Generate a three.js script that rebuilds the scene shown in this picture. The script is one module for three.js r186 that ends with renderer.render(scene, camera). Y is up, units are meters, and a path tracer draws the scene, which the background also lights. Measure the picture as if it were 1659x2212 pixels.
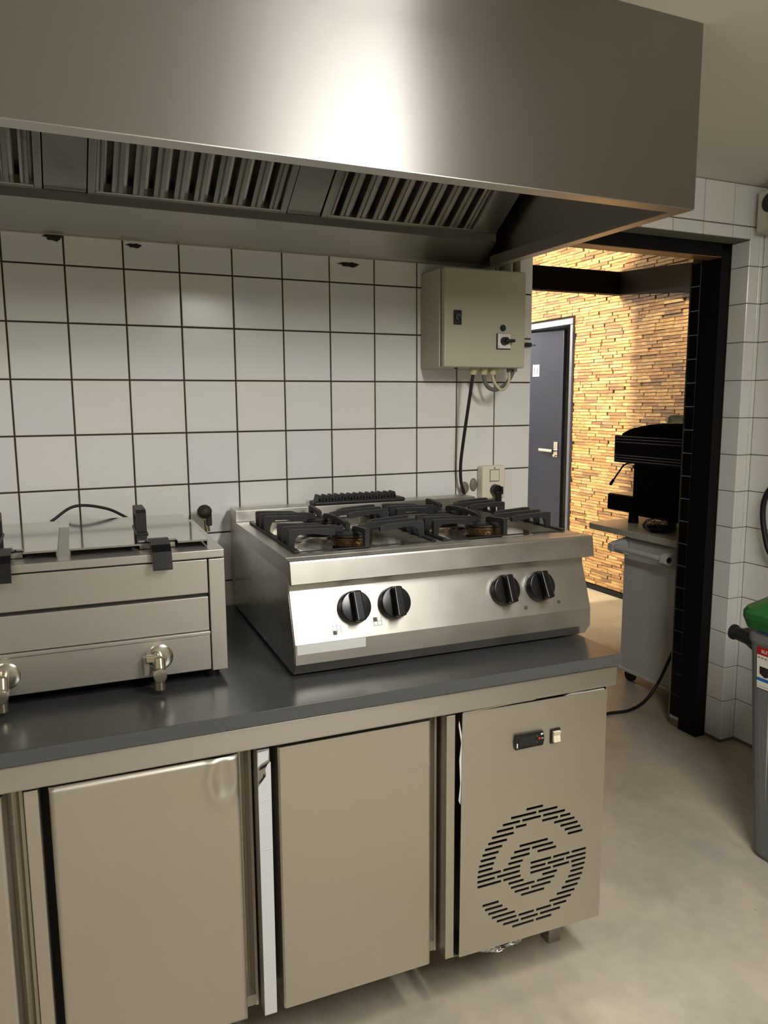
import * as THREE from 'three';
import { RoundedBoxGeometry } from 'three/addons/geometries/RoundedBoxGeometry.js';
import { mergeGeometries } from 'three/addons/utils/BufferGeometryUtils.js';
import { RectAreaLightUniformsLib } from 'three/addons/lights/RectAreaLightUniformsLib.js';

// ------------------------------------------------------------------ camera, light, exposure
RectAreaLightUniformsLib.init();
const scene = new THREE.Scene();
scene.background = new THREE.Color(0x000000);
const camera = new THREE.PerspectiveCamera(67.957, 1659 / 2212, 0.05, 60);
{
  const m = new THREE.Matrix4().makeBasis(new THREE.Vector3(0.9097, -0.0058, 0.4151), new THREE.Vector3(0.0647, 0.9897, -0.1279), new THREE.Vector3(-0.4101, 0.1432, 0.9007));
  m.transpose();                                   // rows given are the camera axes in the world
  const ax = new THREE.Vector3(0.9097, -0.0058, 0.4151).normalize(), ay = new THREE.Vector3(0.0647, 0.9897, -0.1279), az = new THREE.Vector3();
  az.crossVectors(ax, ay).normalize(); ay.crossVectors(az, ax).normalize();
  camera.quaternion.setFromRotationMatrix(new THREE.Matrix4().makeBasis(ax, ay, az));
  camera.position.set(0.053, 1.4767, 2.2835);
}
const renderer = new THREE.WebGLRenderer({ antialias: true });
renderer.toneMapping = THREE.LinearToneMapping;
renderer.toneMappingExposure = 1.16;
renderer.shadowMap.enabled = true;
const CEIL = 2.308;                                // kitchen ceiling
const HCEIL = 2.8;                                 // ceiling of the room behind
function rectLight(color, intensity, w, h, pos, target) {
  const l = new THREE.RectAreaLight(color, intensity, w, h);
  l.position.set(...pos); l.lookAt(...target); l.name = 'area_light'; scene.add(l); return l;
}
const LAMPC = new THREE.Color(1.0, 0.98, 0.94);
const BATTENS = [                                  // opal fluorescent battens under the kitchen ceiling: centre, length, lamps, candela each
  { x: 1.07, z: 2.4, len: 1.56, n: 6, i: 0.26, down: 50, turn: true, s: 'running away from the hood' },
  { x: -0.85, z: 1.75, len: 0.6, n: 2, i: 0.08, down: 28, s: 'at the left end of the kitchen' },
];
for (const b of BATTENS) for (let k = 0; k < b.n; k++) {
  const l = new THREE.PointLight(LAMPC, b.i, 0, 2); const o = ((k + 0.5) / b.n - 0.5) * b.len; l.position.set(b.x + (b.turn ? 0 : o), CEIL - 0.075, b.z + (b.turn ? o : 0)); l.castShadow = true; l.shadow.radius = 2; l.name = 'point_light'; scene.add(l);
}
for (const b of BATTENS) rectLight(LAMPC, b.down, b.turn ? 0.15 : b.len, b.turn ? b.len : 0.15, [b.x, CEIL - 0.127, b.z], [b.x, 0, b.z]);
const WARM = new THREE.Color(1.0, 0.83, 0.56);
const HALL = [{ p: [1.95, 2.42, -2.27], i: 30 }, { p: [3.3, 2.66, -1.15], i: 6.5, aim: [4.0, 1.35, -1.78] }, { p: [2.1, 2.45, -5.7], i: 15, c: new THREE.Color(0.86, 0.93, 1.0) }];  // aimed spot and white lamp are unseen, added for wood wall and door glare
for (const h of HALL) {
  const l = h.aim ? new THREE.SpotLight(WARM, h.i, 0, 0.72, 0.8, 2) : new THREE.PointLight(h.c ?? WARM, h.i, 0, 2); l.position.set(h.p[0], h.p[1] - 0.09, h.p[2]); if (h.aim) { l.target.position.set(...h.aim); l.target.name = 'spot_target'; scene.add(l.target); } l.castShadow = true; l.shadow.radius = 2.2; l.name = 'point_light'; scene.add(l);
}

// ------------------------------------------------------------------ helpers
let seed = 7;
function rnd() { seed = (seed + 0x6d2b79f5) | 0; let t = Math.imul(seed ^ (seed >>> 15), 1 | seed); t = (t + Math.imul(t ^ (t >>> 7), 61 | t)) ^ t; return ((t ^ (t >>> 14)) >>> 0) / 4294967296; }
const rr = (a, b) => a + (b - a) * rnd();
const hash = (x, y, s) => { let h = Math.imul(x | 0, 374761393) ^ Math.imul(y | 0, 668265263) ^ Math.imul(s | 0, 2147483629 | 0); h = Math.imul(h ^ (h >>> 13), 1274126177); return ((h ^ (h >>> 16)) >>> 0) / 4294967296; };
function vnoise(x, y, px, py, s) {                // tileable value noise with periods px, py
  const xi = Math.floor(x), yi = Math.floor(y), fx = x - xi, fy = y - yi, u = fx * fx * (3 - 2 * fx), v = fy * fy * (3 - 2 * fy);
  const w = (a, p) => ((a % p) + p) % p;
  const a = hash(w(xi, px), w(yi, py), s), b = hash(w(xi + 1, px), w(yi, py), s), c = hash(w(xi, px), w(yi + 1, py), s), d = hash(w(xi + 1, px), w(yi + 1, py), s);
  return (a * (1 - u) + b * u) * (1 - v) + (c * (1 - u) + d * u) * v;
}
function fbm(x, y, px, py, s, o = 4) { let r = 0, a = 0.5, t = 0; for (let i = 0; i < o; i++) { r += a * vnoise(x, y, px, py, s + i); t += a; x *= 2; y *= 2; px *= 2; py *= 2; a *= 0.5; } return r / t; }
function tex(w, h, fn, color = false, rx = 1, ry = 1) {  // fn(u, v) -> [r, g, b] in 0..1
  const d = new Uint8Array(w * h * 4);
  for (let y = 0; y < h; y++) for (let x = 0; x < w; x++) {
    const c = fn(x / w, y / h), i = (y * w + x) * 4, g = Array.isArray(c) ? c : [c, c, c];
    for (let k = 0; k < 3; k++) d[i + k] = Math.max(0, Math.min(255, g[k] * 255)); d[i + 3] = 255;
  }
  const t = new THREE.DataTexture(d, w, h); t.wrapS = t.wrapT = THREE.RepeatWrapping; t.magFilter = THREE.LinearFilter; t.minFilter = THREE.LinearMipmapLinearFilter; t.generateMipmaps = true;
  if (color) t.colorSpace = THREE.SRGBColorSpace; t.repeat.set(rx, ry); t.needsUpdate = true; return t;
}
const sr = (r, g, b) => new THREE.Color().setRGB(r / 255, g / 255, b / 255, THREE.SRGBColorSpace);
function std(o) { return new THREE.MeshPhysicalMaterial(o); }
function uvBox(g, s = 1) {                         // uv in metres by the face's main direction
  if (g.index) g = g.toNonIndexed();
  const p = g.attributes.position, uv = new Float32Array(p.count * 2), a = new THREE.Vector3(), b = new THREE.Vector3(), c = new THREE.Vector3();
  for (let i = 0; i < p.count; i += 3) {
    a.fromBufferAttribute(p, i); b.fromBufferAttribute(p, i + 1); c.fromBufferAttribute(p, i + 2);
    const n = b.clone().sub(a).cross(c.clone().sub(a)), ax = Math.abs(n.x), ay = Math.abs(n.y), az = Math.abs(n.z);
    [a, b, c].forEach((q, k) => {
      const j = (i + k) * 2;
      if (az >= ax && az >= ay) { uv[j] = q.x; uv[j + 1] = q.y; } else if (ax >= ay) { uv[j] = q.z; uv[j + 1] = q.y; } else { uv[j] = q.x; uv[j + 1] = q.z; }
      uv[j] *= s; uv[j + 1] *= s;
    });
  }
  g.setAttribute('uv', new THREE.BufferAttribute(uv, 2)); return g;
}
const box = (x0, x1, y0, y1, z0, z1) => { const g = new THREE.BoxGeometry(x1 - x0, y1 - y0, z1 - z0); g.translate((x0 + x1) / 2, (y0 + y1) / 2, (z0 + z1) / 2); return g; };
const rbox = (x0, x1, y0, y1, z0, z1, r = 0.003, seg = 2) => { const g = new RoundedBoxGeometry(x1 - x0, y1 - y0, z1 - z0, seg, Math.min(r, (x1 - x0) / 2.01, (y1 - y0) / 2.01, (z1 - z0) / 2.01)); g.translate((x0 + x1) / 2, (y0 + y1) / 2, (z0 + z1) / 2); return g; };
const cyl = (r0, r1, h, n = 24) => new THREE.CylinderGeometry(r0, r1, h, n);
function cylBetween(a, b, r, n = 12, r2 = r) {
  const A = new THREE.Vector3(...a), B = new THREE.Vector3(...b), d = B.clone().sub(A), g = new THREE.CylinderGeometry(r2, r, d.length(), n);
  g.applyQuaternion(new THREE.Quaternion().setFromUnitVectors(new THREE.Vector3(0, 1, 0), d.clone().normalize())); g.translate(...A.add(B).multiplyScalar(0.5).toArray()); return g;
}
const tube = (pts, r, n = 40, m = 8) => new THREE.TubeGeometry(new THREE.CatmullRomCurve3(pts.map((p) => new THREE.Vector3(...p))), n, r, m, false);
function merge(list) { return mergeGeometries(list.map((g) => { let q = g.index ? g.toNonIndexed() : g; for (const k of Object.keys(q.attributes)) if (!['position', 'normal', 'uv'].includes(k)) q.deleteAttribute(k); if (!q.attributes.normal) q.computeVertexNormals(); if (!q.attributes.uv) q.setAttribute('uv', new THREE.BufferAttribute(new Float32Array(q.attributes.position.count * 2), 2)); return q; })); }
// profile in (z, y), extruded along x
function extrudeX(profile, x0, x1, holes = []) {
  const s = new THREE.Shape(profile.map(([z, y]) => new THREE.Vector2(-z, y)));
  for (const h of holes) s.holes.push(new THREE.Path(h.map(([z, y]) => new THREE.Vector2(-z, y))));
  const g = new THREE.ExtrudeGeometry(s, { depth: x1 - x0, bevelEnabled: false, curveSegments: 6 });
  g.rotateY(Math.PI / 2); g.translate(x0, 0, 0); return g;
}
// outline in (x, z), extruded along y
function extrudeY(profile, y0, y1, holes = [], bevel = 0) {
  const s = (profile instanceof THREE.Shape) ? profile : new THREE.Shape(profile.map(([x, z]) => new THREE.Vector2(x, -z)));
  for (const h of holes) s.holes.push((h instanceof THREE.Path) ? h : new THREE.Path(h.map(([x, z]) => new THREE.Vector2(x, -z))));
  const g = new THREE.ExtrudeGeometry(s, { depth: y1 - y0 - 2 * bevel, bevelEnabled: bevel > 0, bevelSize: bevel, bevelThickness: bevel, bevelSegments: 2, bevelOffset: -bevel, curveSegments: 8 });
  g.rotateX(-Math.PI / 2); g.translate(0, y0 + bevel, 0); return g;
}
// outline in (x, y), extruded along z
function extrudeZ(profile, z0, z1, holes = [], bevel = 0) {
  const s = (profile instanceof THREE.Shape) ? profile : new THREE.Shape(profile.map(([x, y]) => new THREE.Vector2(x, y)));
  for (const h of holes) s.holes.push((h instanceof THREE.Path) ? h : new THREE.Path(h.map(([x, y]) => new THREE.Vector2(x, y))));
  const g = new THREE.ExtrudeGeometry(s, { depth: z1 - z0 - 2 * bevel, bevelEnabled: bevel > 0, bevelSize: bevel, bevelThickness: bevel, bevelSegments: 2, bevelOffset: -bevel, curveSegments: 10 });
  g.translate(0, 0, z0 + bevel); return g;
}
function rrect(x0, x1, y0, y1, r, P = THREE.Path) {
  const s = new P(); s.moveTo(x0 + r, y0); s.lineTo(x1 - r, y0); s.quadraticCurveTo(x1, y0, x1, y0 + r); s.lineTo(x1, y1 - r); s.quadraticCurveTo(x1, y1, x1 - r, y1); s.lineTo(x0 + r, y1); s.quadraticCurveTo(x0, y1, x0, y1 - r); s.lineTo(x0, y0 + r); s.quadraticCurveTo(x0, y0, x0 + r, y0); return s;
}
const taken = new Map();
function numbered(n) { const k = taken.get(n) ?? 0; taken.set(n, k + 1); return k ? n + '_' + String(k).padStart(3, '0') : n; }
function mesh(name, geo, mat, parent, uv = true) {
  const g = Array.isArray(geo) ? merge(geo) : geo;
  const m = new THREE.Mesh(uv ? uvBox(g) : g, mat); m.name = name; m.castShadow = m.receiveShadow = true; if (parent) parent.add(m); return m;
}
function thing(name, label, category, pos = [0, 0, 0], turn = 0, group) {
  const o = new THREE.Group(); o.name = numbered(name); o.position.set(...pos); o.rotation.y = turn; o.userData = { label, category }; if (group) o.userData.group = group; scene.add(o); return o;
}
function solo(name, geo, mat, label, category, group, uv = true) { const m = mesh(numbered(name), geo, mat, scene, uv); m.userData = { label, category }; if (group) m.userData.group = group; return m; }
function struct(name, geo, mat, label, category) { const m = mesh(name, geo, mat, scene); m.userData = { kind: 'structure', label, category }; return m; }
function structGroup(name, label, category, pos = [0, 0, 0], turn = 0) { const o = new THREE.Group(); o.name = name; o.position.set(...pos); o.rotation.y = turn; o.userData = { kind: 'structure', label, category }; scene.add(o); return o; }

// ------------------------------------------------------------------ materials
const brushTex = tex(256, 1024, (u, v) => 0.35 * fbm(u * 3, v * 340, 3, 340, 11, 2) + 0.65 * fbm(u * 2, v * 90, 2, 90, 21, 3), false, 1, 1);
const brushTexV = tex(1024, 256, (u, v) => 0.35 * fbm(u * 340, v * 3, 340, 3, 31, 2) + 0.65 * fbm(u * 90, v * 2, 90, 2, 41, 3), false, 1, 1);
const smudge = tex(512, 512, (u, v) => { const n = fbm(u * 5, v * 5, 5, 5, 51, 5); return 0.55 + 0.75 * (n - 0.5); });
const steelHood = std({ color: new THREE.Color().setRGB(0.50, 0.485, 0.465), metalness: 1, roughness: 0.47, anisotropy: 1, anisotropyRotation: Math.PI / 2, bumpMap: brushTex, bumpScale: 0.00016 });
const steel = std({ color: new THREE.Color().setRGB(0.56, 0.54, 0.50), metalness: 1, roughness: 0.38, anisotropy: 0.5, anisotropyRotation: Math.PI / 2, bumpMap: brushTex, bumpScale: 0.00005 });
const roughMap = tex(512, 512, (u, v) => { const n = fbm(u * 4, v * 4, 4, 4, 61, 5), s = fbm(u * 14, v * 14, 14, 14, 65, 3); return [1, 0.72 + 0.42 * (n - 0.35) + 0.2 * (s - 0.5), 1]; });
const steelDoor = std({ color: new THREE.Color().setRGB(0.60, 0.565, 0.495), metalness: 1, roughness: 0.58, roughnessMap: roughMap, bumpMap: brushTexV, bumpScale: 0.00004 });
const steelDull = std({ color: new THREE.Color().setRGB(0.42, 0.40, 0.36), metalness: 1, roughness: 0.5 });
const steelStove = std({ color: new THREE.Color().setRGB(0.51, 0.49, 0.45), metalness: 1, roughness: 0.5, roughnessMap: roughMap, anisotropy: 0.4, anisotropyRotation: Math.PI / 2 });
const steelPan = std({ color: new THREE.Color().setRGB(0.68, 0.64, 0.57), metalness: 1, roughness: 0.26, roughnessMap: roughMap });
const filterSteel = std({ color: new THREE.Color().setRGB(0.58, 0.57, 0.53), metalness: 1, roughness: 0.4, roughnessMap: roughMap });
const chrome = std({ color: new THREE.Color().setRGB(0.68, 0.66, 0.6), metalness: 1, roughness: 0.18 });
const brass = std({ color: new THREE.Color().setRGB(0.64, 0.59, 0.46), metalness: 1, roughness: 0.28, roughnessMap: roughMap });
const blackGap = std({ color: sr(12, 11, 10), roughness: 0.9 });
const iron = std({ color: sr(26, 25, 25), roughness: 0.5, bumpMap: smudge, bumpScale: 0.0006 });
const bakelite = std({ color: sr(18, 18, 20), roughness: 0.22 });
const blackPlastic = std({ color: sr(22, 22, 23), roughness: 0.5 });
const rubber = std({ color: sr(16, 16, 16), roughness: 0.55 });
const tileMats = [0, 1, 2].map((i) => std({ color: sr(228 - i * 2, 226 - i, 220 + i), roughness: 0.2, specularIntensity: 0.8 }));
const grout = std({ color: sr(64, 50, 34), roughness: 0.95 });
const groutPale = std({ color: sr(116, 106, 88), roughness: 0.95 });
const paint = std({ color: sr(222, 217, 206), roughness: 0.85 });
const wallPlain = std({ color: sr(182, 179, 170), roughness: 0.5 });
const worktopTex = tex(512, 512, (u, v) => { const n = fbm(u * 60, v * 60, 60, 60, 71, 2), m = fbm(u * 6, v * 6, 6, 6, 75, 4); const g = 0.205 + 0.035 * (n - 0.5) + 0.03 * (m - 0.5); return [g, g, g * 0.985]; }, true, 2, 2);
const worktopMat = std({ map: worktopTex, roughness: 0.26, bumpMap: tex(256, 256, (u, v) => fbm(u * 90, v * 90, 90, 90, 77, 2), false, 3, 3), bumpScale: 0.00012 });
const floorTex = tex(1024, 1024, (u, v) => {
  const n = fbm(u * 4, v * 4, 4, 4, 81, 5), s = fbm(u * 9 + 2 * n, v * 3 + n, 9, 3, 83, 4), f = fbm(u * 60, v * 60, 60, 60, 86, 3), sp = vnoise(u * 150, v * 150, 150, 150, 88);
  const st = fbm(u * 7 + 1.3 * s, v * 7 - n, 7, 7, 94, 4), w = fbm(u * 26, v * 9 + 2 * n, 26, 9, 96, 3);
  let k = 0.70 + 0.20 * (n - 0.5) + 0.12 * (s - 0.5) + 0.06 * (f - 0.5) + 0.05 * (w - 0.5); if (sp > 0.985) k -= 0.12; if (st > 0.62) k -= 0.22 * (st - 0.62);
  const h = 0.05 * (s - 0.5); return [k * (1.0 + h), k * 0.958, k * (0.875 - h)];
}, true, 0.5, 0.5);
const floorMat = std({ map: floorTex, roughness: 0.36, specularIntensity: 0.6, bumpMap: tex(512, 512, (u, v) => fbm(u * 12, v * 12, 12, 12, 92, 5), false, 1, 1), bumpScale: 0.0012 });
const blackPaint = std({ color: sr(11, 12, 11), roughness: 0.5, specularIntensity: 0.4 });
const blackTile = std({ color: sr(10, 10, 10), roughness: 0.3, specularIntensity: 0.4 });
const whiteGrout = std({ color: sr(185, 182, 175), roughness: 0.9 });

// ------------------------------------------------------------------ setting
const floorO = struct('floor', box(-1.9, 5.5, -0.1, 0, -7, 4.3), floorMat, 'beige epoxy floor with grey scuffs', 'floor');
struct('ceiling', box(-1.9, 2.95, CEIL, CEIL + 0.12, -0.2, 4.3), paint, 'off-white painted kitchen ceiling', 'ceiling');
const P = 0.152, ROW0 = 1.9985;
// chamfered tile: front at +z, back at 0
const tileCache = new Map();
function tileGeo(w, h, d = 0.006, c = 0.0016) {
  const key = w.toFixed(4) + ',' + h.toFixed(4); if (tileCache.has(key)) return tileCache.get(key);
  const X = w / 2, Y = h / 2, x = X - c, y = Y - c, z = d - c, v = [], t = (a, b, e, f) => v.push(...a, ...b, ...e, ...a, ...e, ...f);
  t([-x, -y, d], [x, -y, d], [x, y, d], [-x, y, d]);
  t([-X, -Y, z], [X, -Y, z], [x, -y, d], [-x, -y, d]); t([X, -Y, z], [X, Y, z], [x, y, d], [x, -y, d]); t([X, Y, z], [-X, Y, z], [-x, y, d], [x, y, d]); t([-X, Y, z], [-X, -Y, z], [-x, -y, d], [-x, y, d]);
  t([-X, -Y, 0], [X, -Y, 0], [X, -Y, z], [-X, -Y, z]); t([X, -Y, 0], [X, Y, 0], [X, Y, z], [X, -Y, z]); t([X, Y, 0], [-X, Y, 0], [-X, Y, z], [X, Y, z]); t([-X, Y, 0], [-X, -Y, 0], [-X, -Y, z], [-X, Y, z]);
  const g = new THREE.BufferGeometry(); g.setAttribute('position', new THREE.BufferAttribute(new Float32Array(v), 3)); g.computeVertexNormals(); uvBox(g); tileCache.set(key, g); return g;
}
let tileN = 0;
function tile(parent, cx, cy, cz, w, h, turn = 0, mats = tileMats, name = 'tile', gap = 0.0045) {
  const m = new THREE.Mesh(tileGeo(w - gap, h - gap), mats[Math.floor(rnd() * mats.length)]); m.name = tileN++ ? name : name; m.position.set(cx, cy, cz); m.rotation.y = turn;
  m.rotation.x = rr(-0.003, 0.003); m.castShadow = m.receiveShadow = true; parent.add(m); return m;
}
const wallBack = struct('wall_back', box(-1.9, 1.6695, 0, CEIL, -0.2, -0.0045), grout, 'white tiled wall with dark grout behind the cooking line', 'wall');
for (let c = -4; c < 11; c++) for (let r = -1; r < 9; r++) {
  const y1 = Math.min(ROW0 - r * P, CEIL - 0.002), y0 = ROW0 - (r + 1) * P; if (y1 - y0 < 0.03) continue;
  tile(wallBack, (c + 0.5) * P, (y0 + y1) / 2, -0.006, P, y1 - y0);
}
// right of the doorway and above it
const ZR = 0.043, XD = 2.672, XC = 2.75, LINT = 2.103;
const wallBackR = struct('wall_back_side', [box(1.6695, XD - 0.004, LINT + 0.004, CEIL, -0.2, ZR - 0.0045), box(XD + 0.0045, XC + 0.2, 0, CEIL, -0.2, ZR - 0.0045), box(2.626, XD + 0.0045, 0, CEIL, -0.2, -0.06), box(XD + 0.0045, XC + 0.2, 0, CEIL, -0.2, -0.05)], groutPale, 'white tiled wall around the doorway', 'wall');
const yk = (k) => (k <= -1 ? 2.152 : k === 0 ? 2.0035 : 2.0116 - k * P);
{
  const xs = [1.6695, 1.80, 1.956, 2.110, 2.265, 2.419, 2.575, 2.727, XC];
  for (let i = 0; i < 8; i++) {
    const x0 = xs[i], x1 = xs[i + 1];
    if (x1 - x0 > 0.015) tile(wallBackR, (x0 + x1) / 2, (2.152 + CEIL) / 2, ZR - 0.006, x1 - x0, CEIL - 2.152 - 0.002, 0, tileMats, 'tile', 0.0035);
    const xe = Math.min(x1, XD), lo = LINT;
    if (xe - x0 > 0.03) tile(wallBackR, (x0 + xe) / 2, (lo + 2.152) / 2, ZR - 0.006, xe - x0, 2.152 - lo, 0, tileMats, 'tile', 0.0035);
  }
  for (const [x0, x1] of [[XD, 2.7285], [2.7285, XC]]) for (let k = -1; k < 13; k++) {
    const y1 = yk(k), y0 = k === 12 ? 0.014 : yk(k + 1); tile(wallBackR, (x0 + x1) / 2, (y0 + y1) / 2, ZR - 0.006, x1 - x0, y1 - y0, 0, tileMats, 'tile', 0.003);
  }
  for (let k = -1; k < 13; k++) {                    // reveal beside the black post
    const y1 = k === -1 ? LINT : yk(k), y0 = k === 12 ? 0.014 : yk(k + 1); tile(wallBackR, XD + 0.006, (y0 + y1) / 2, (ZR - 0.046) / 2, ZR + 0.046, y1 - y0, -Math.PI / 2, tileMats, 'tile', 0.003);
  }
  mesh('reveal_plaster', box(1.6695, XD, LINT, LINT + 0.005, -0.05, ZR - 0.001), std({ color: sr(122, 122, 108), roughness: 0.8 }), wallBackR);
}
const wallRight = struct('wall_right', box(XC + 0.0045, XC + 0.2, 0, CEIL, ZR, 4.3), groutPale, 'white tiled side wall behind the grey bin', 'wall');
for (let i = 0; i < 9; i++) for (let k = -2; k < 13; k++) {
  const z0 = ZR - 0.004 + i * 0.153, y1 = k === -2 ? CEIL - 0.002 : yk(k), y0 = k === 12 ? 0.014 : k === -2 ? 2.152 : yk(k + 1);
  tile(wallRight, XC + 0.006, (y0 + y1) / 2, z0 + 0.0765, 0.153, y1 - y0, -Math.PI / 2, tileMats, 'tile', 0.0035);
}
struct('wall_front', box(-1.9, 2.95, 0, CEIL, 4.2, 4.3), wallPlain, 'pale kitchen wall opposite the cooking line', 'wall');
struct('wall_left', box(-2.0, -1.9, 0, CEIL, -0.2, 4.3), wallPlain, 'pale kitchen wall at the left end', 'wall');

// black door frame
const frame = structGroup('trim_1', 'black painted door frame with black tiled jamb', 'door frame');
mesh('post', extrudeY([[2.619, -0.046], [XD - 0.0005, -0.046], [XD - 0.0005, -0.06], [2.664, -0.06], [2.664, -0.146], [2.619, -0.146]], 0.0, 2.0985), blackPaint, frame);
mesh('head', box(1.6695, XD - 0.0005, 2.049, LINT + 0.001, -0.115, -0.046), blackPaint, frame);
mesh('head_lining', box(1.6695, 2.6185, 2.046, 2.049, -0.115, -0.046), std({ color: sr(140, 104, 66), roughness: 0.4 }), frame);
mesh('jamb_backing', box(2.6235, 2.627, 0.035, 2.047, -0.199, -0.146), whiteGrout, frame);
for (let k = 0; k < 20; k++) { const y0 = 0.05 + k * 0.1, y1 = Math.min(2.046, y0 + 0.1); tile(frame, 2.6245, (y0 + y1) / 2, -0.1725, 0.052, y1 - y0, -Math.PI / 2, [blackTile], 'tile', 0.0035); }
mesh('corner_strip', box(2.6175, 2.627, 0.03, 2.047, -0.2035, -0.199), std({ color: new THREE.Color().setRGB(0.5, 0.5, 0.48), metalness: 1, roughness: 0.35 }), frame);

// the room behind the doorway
struct('ceiling_hall', box(0.6, 4.2, HCEIL, HCEIL + 0.1, -7, -0.2), paint, 'ceiling of the room behind the doorway', 'ceiling');
struct('wall_hall_far', box(0.6, 4.2, 0, HCEIL, -7, -6.9), wallPlain, 'far wall of the room behind the doorway', 'wall');
struct('wall_hall_left', box(0.5, 0.6, 0, HCEIL, -7, -0.2), wallPlain, 'side wall of the room behind the doorway', 'wall');
struct('wall_hall_near', [box(0.6, 4.2, CEIL, HCEIL, -0.2, -0.1), box(2.95, 4.2, 0, CEIL, -0.2, -0.1)], wallPlain, 'back of the kitchen wall', 'wall');
struct('wall_hall_added_partition', box(0.6, 2.93, 0, HCEIL, -2.16, -2.08), wallPlain, 'unseen partition added to cut off the hall lamp light on the wood wall', 'wall');  // unseen wall added to block the hall lamp and give a sharp shadow edge
const woodTex = tex(256, 128, (u, v) => { const g = fbm(u * 4, v * 22 + 1.5 * fbm(u * 3, v * 4, 3, 4, 101, 3), 4, 22, 103, 4), s = fbm(u * 9, v * 60, 9, 60, 107, 2), k = 0.80 + 0.42 * (g - 0.5) + 0.2 * (s - 0.5); return [k, k * 0.97, k * 0.92]; }, true, 5, 5);
const woodCols = [[222, 186, 136], [204, 164, 116], [232, 200, 152], [186, 146, 104], [196, 166, 132], [214, 172, 118], [160, 130, 102]];
const woodMats = woodCols.map((c) => std({ map: woodTex, color: sr(...c), roughness: 0.62 }));
const XW = 4.0;
const DZ0 = -3.65, DZ1 = -2.69, DTOP = 2.128;      // hall door opening
const woodWall = struct('wall_hall_wood', [box(XW, XW + 0.12, 0, HCEIL, DZ1, -0.2), box(XW, XW + 0.12, DTOP, HCEIL, DZ0, DZ1), box(XW, XW + 0.12, 0, HCEIL, -7, DZ0)], std({ color: sr(20, 13, 8), roughness: 0.9 }), 'wall clad in small split wood strips behind the doorway', 'wall');
{
  const pieces = [], H = 0.0236;
  for (let r = 0; r < 116; r++) {
    const y = 0.045 + r * H; let z = -1.05 - rnd() * 0.1;
    while (z > -3.75) {
      const L = rr(0.09, 0.2), zc = z - L / 2; z -= L + (rnd() < 0.42 ? rr(0.005, 0.010) : 0);
      let za = zc + L / 2, zb = zc - L / 2;
      if (y < DTOP + 0.01) { if (za <= DZ1 + 0.008) break; zb = Math.max(zb, DZ1 + 0.006); if (za - zb < 0.012) continue; }
      pieces.push({ y: y + H / 2, za, zb, d: rnd() < 0.1 ? rr(0.005, 0.009) : rr(0.012, 0.018), m: Math.floor(Math.pow(rnd(), 1.4) * 7), w: y < 0.5 ? 1 : 0 });
    }
  }
  const score = (p) => -(p.za + p.zb) / 2 + (p.y > 1.35 || p.y < 0.9 ? 0 : (p.za > -1.95 ? 3 : 0)) + (p.za > -1.38 ? 4 : 0) + (p.y > 2.5 ? 4 : 0);
  pieces.sort((a, b) => score(a) - score(b));
  const geos = [];
  pieces.forEach((p, i) => {
    const w = p.za - p.zb - 0.0012, h = H - 0.0028, d = p.d, ww = Math.round(w * 250) / 250;
    if (i < 300) {
      const g = tileGeo(ww, h, 0.02, 0.001); const m = new THREE.Mesh(g, woodMats[p.m]); m.name = 'wood_strip'; m.position.set(XW + 0.02 - d, p.y, (p.za + p.zb) / 2); m.rotation.y = -Math.PI / 2; m.rotation.order = 'YXZ'; m.castShadow = m.receiveShadow = true; woodWall.add(m);
    } else {
      const g = tileGeo(ww, h, 0.02, 0.001).clone(); g.rotateY(-Math.PI / 2); g.translate(XW + 0.02 - d, p.y, (p.za + p.zb) / 2);
      const c = woodMats[p.m].color, n = g.attributes.position.count, a = new Float32Array(n * 3); for (let k = 0; k < n; k++) { a[k * 3] = c.r; a[k * 3 + 1] = c.g; a[k * 3 + 2] = c.b; }
      g.setAttribute('color', new THREE.BufferAttribute(a, 3)); const uv = g.attributes.uv, o = rnd(); for (let k = 0; k < uv.count; k++) uv.setXY(k, uv.getX(k) + o, uv.getY(k) + o * 3.7); geos.push(g);
    }
  });
  const m = new THREE.Mesh(mergeGeometries(geos), std({ map: woodTex, vertexColors: true, roughness: 0.62 })); m.name = 'wood_strips'; m.castShadow = m.receiveShadow = true; m.userData = { kind: 'stuff' }; woodWall.add(m);
}
struct('baseboard_hall', box(XW - 0.022, XW, 0, 0.04, DZ1, -0.2), blackPaint, 'thin black plinth under the wood strips', 'baseboard');
// dark header beam across the passage and its return along the wood wall
const beamMat = std({ color: sr(15, 9, 5), roughness: 0.6, specularIntensity: 0.2 });
struct('trim_2', [box(2.93, XW - 0.025, 2.232, 2.388, -2.2, -2.13)], beamMat, 'dark brown header beam across the passage', 'beam');
struct('trim_3', extrudeX([[-2.13, 2.232], [-2.13, 2.388], [-0.9, 2.312], [-0.9, 2.107]], XW - 0.075, XW - 0.022), beamMat, 'dark brown board along the wood strip wall', 'board');
// small room behind the hall door
struct('wall_toilet', [box(5.4, 5.5, 0, HCEIL, -4.2, -2.2), box(XW + 0.12, 5.4, 0, HCEIL, -4.2, -4.1), box(XW + 0.12, 5.4, 0, HCEIL, -2.3, -2.2), box(XW + 0.12, 5.4, 2.5, 2.6, -4.1, -2.3)], wallPlain, 'walls of the unlit room behind the blue door', 'wall');
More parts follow.
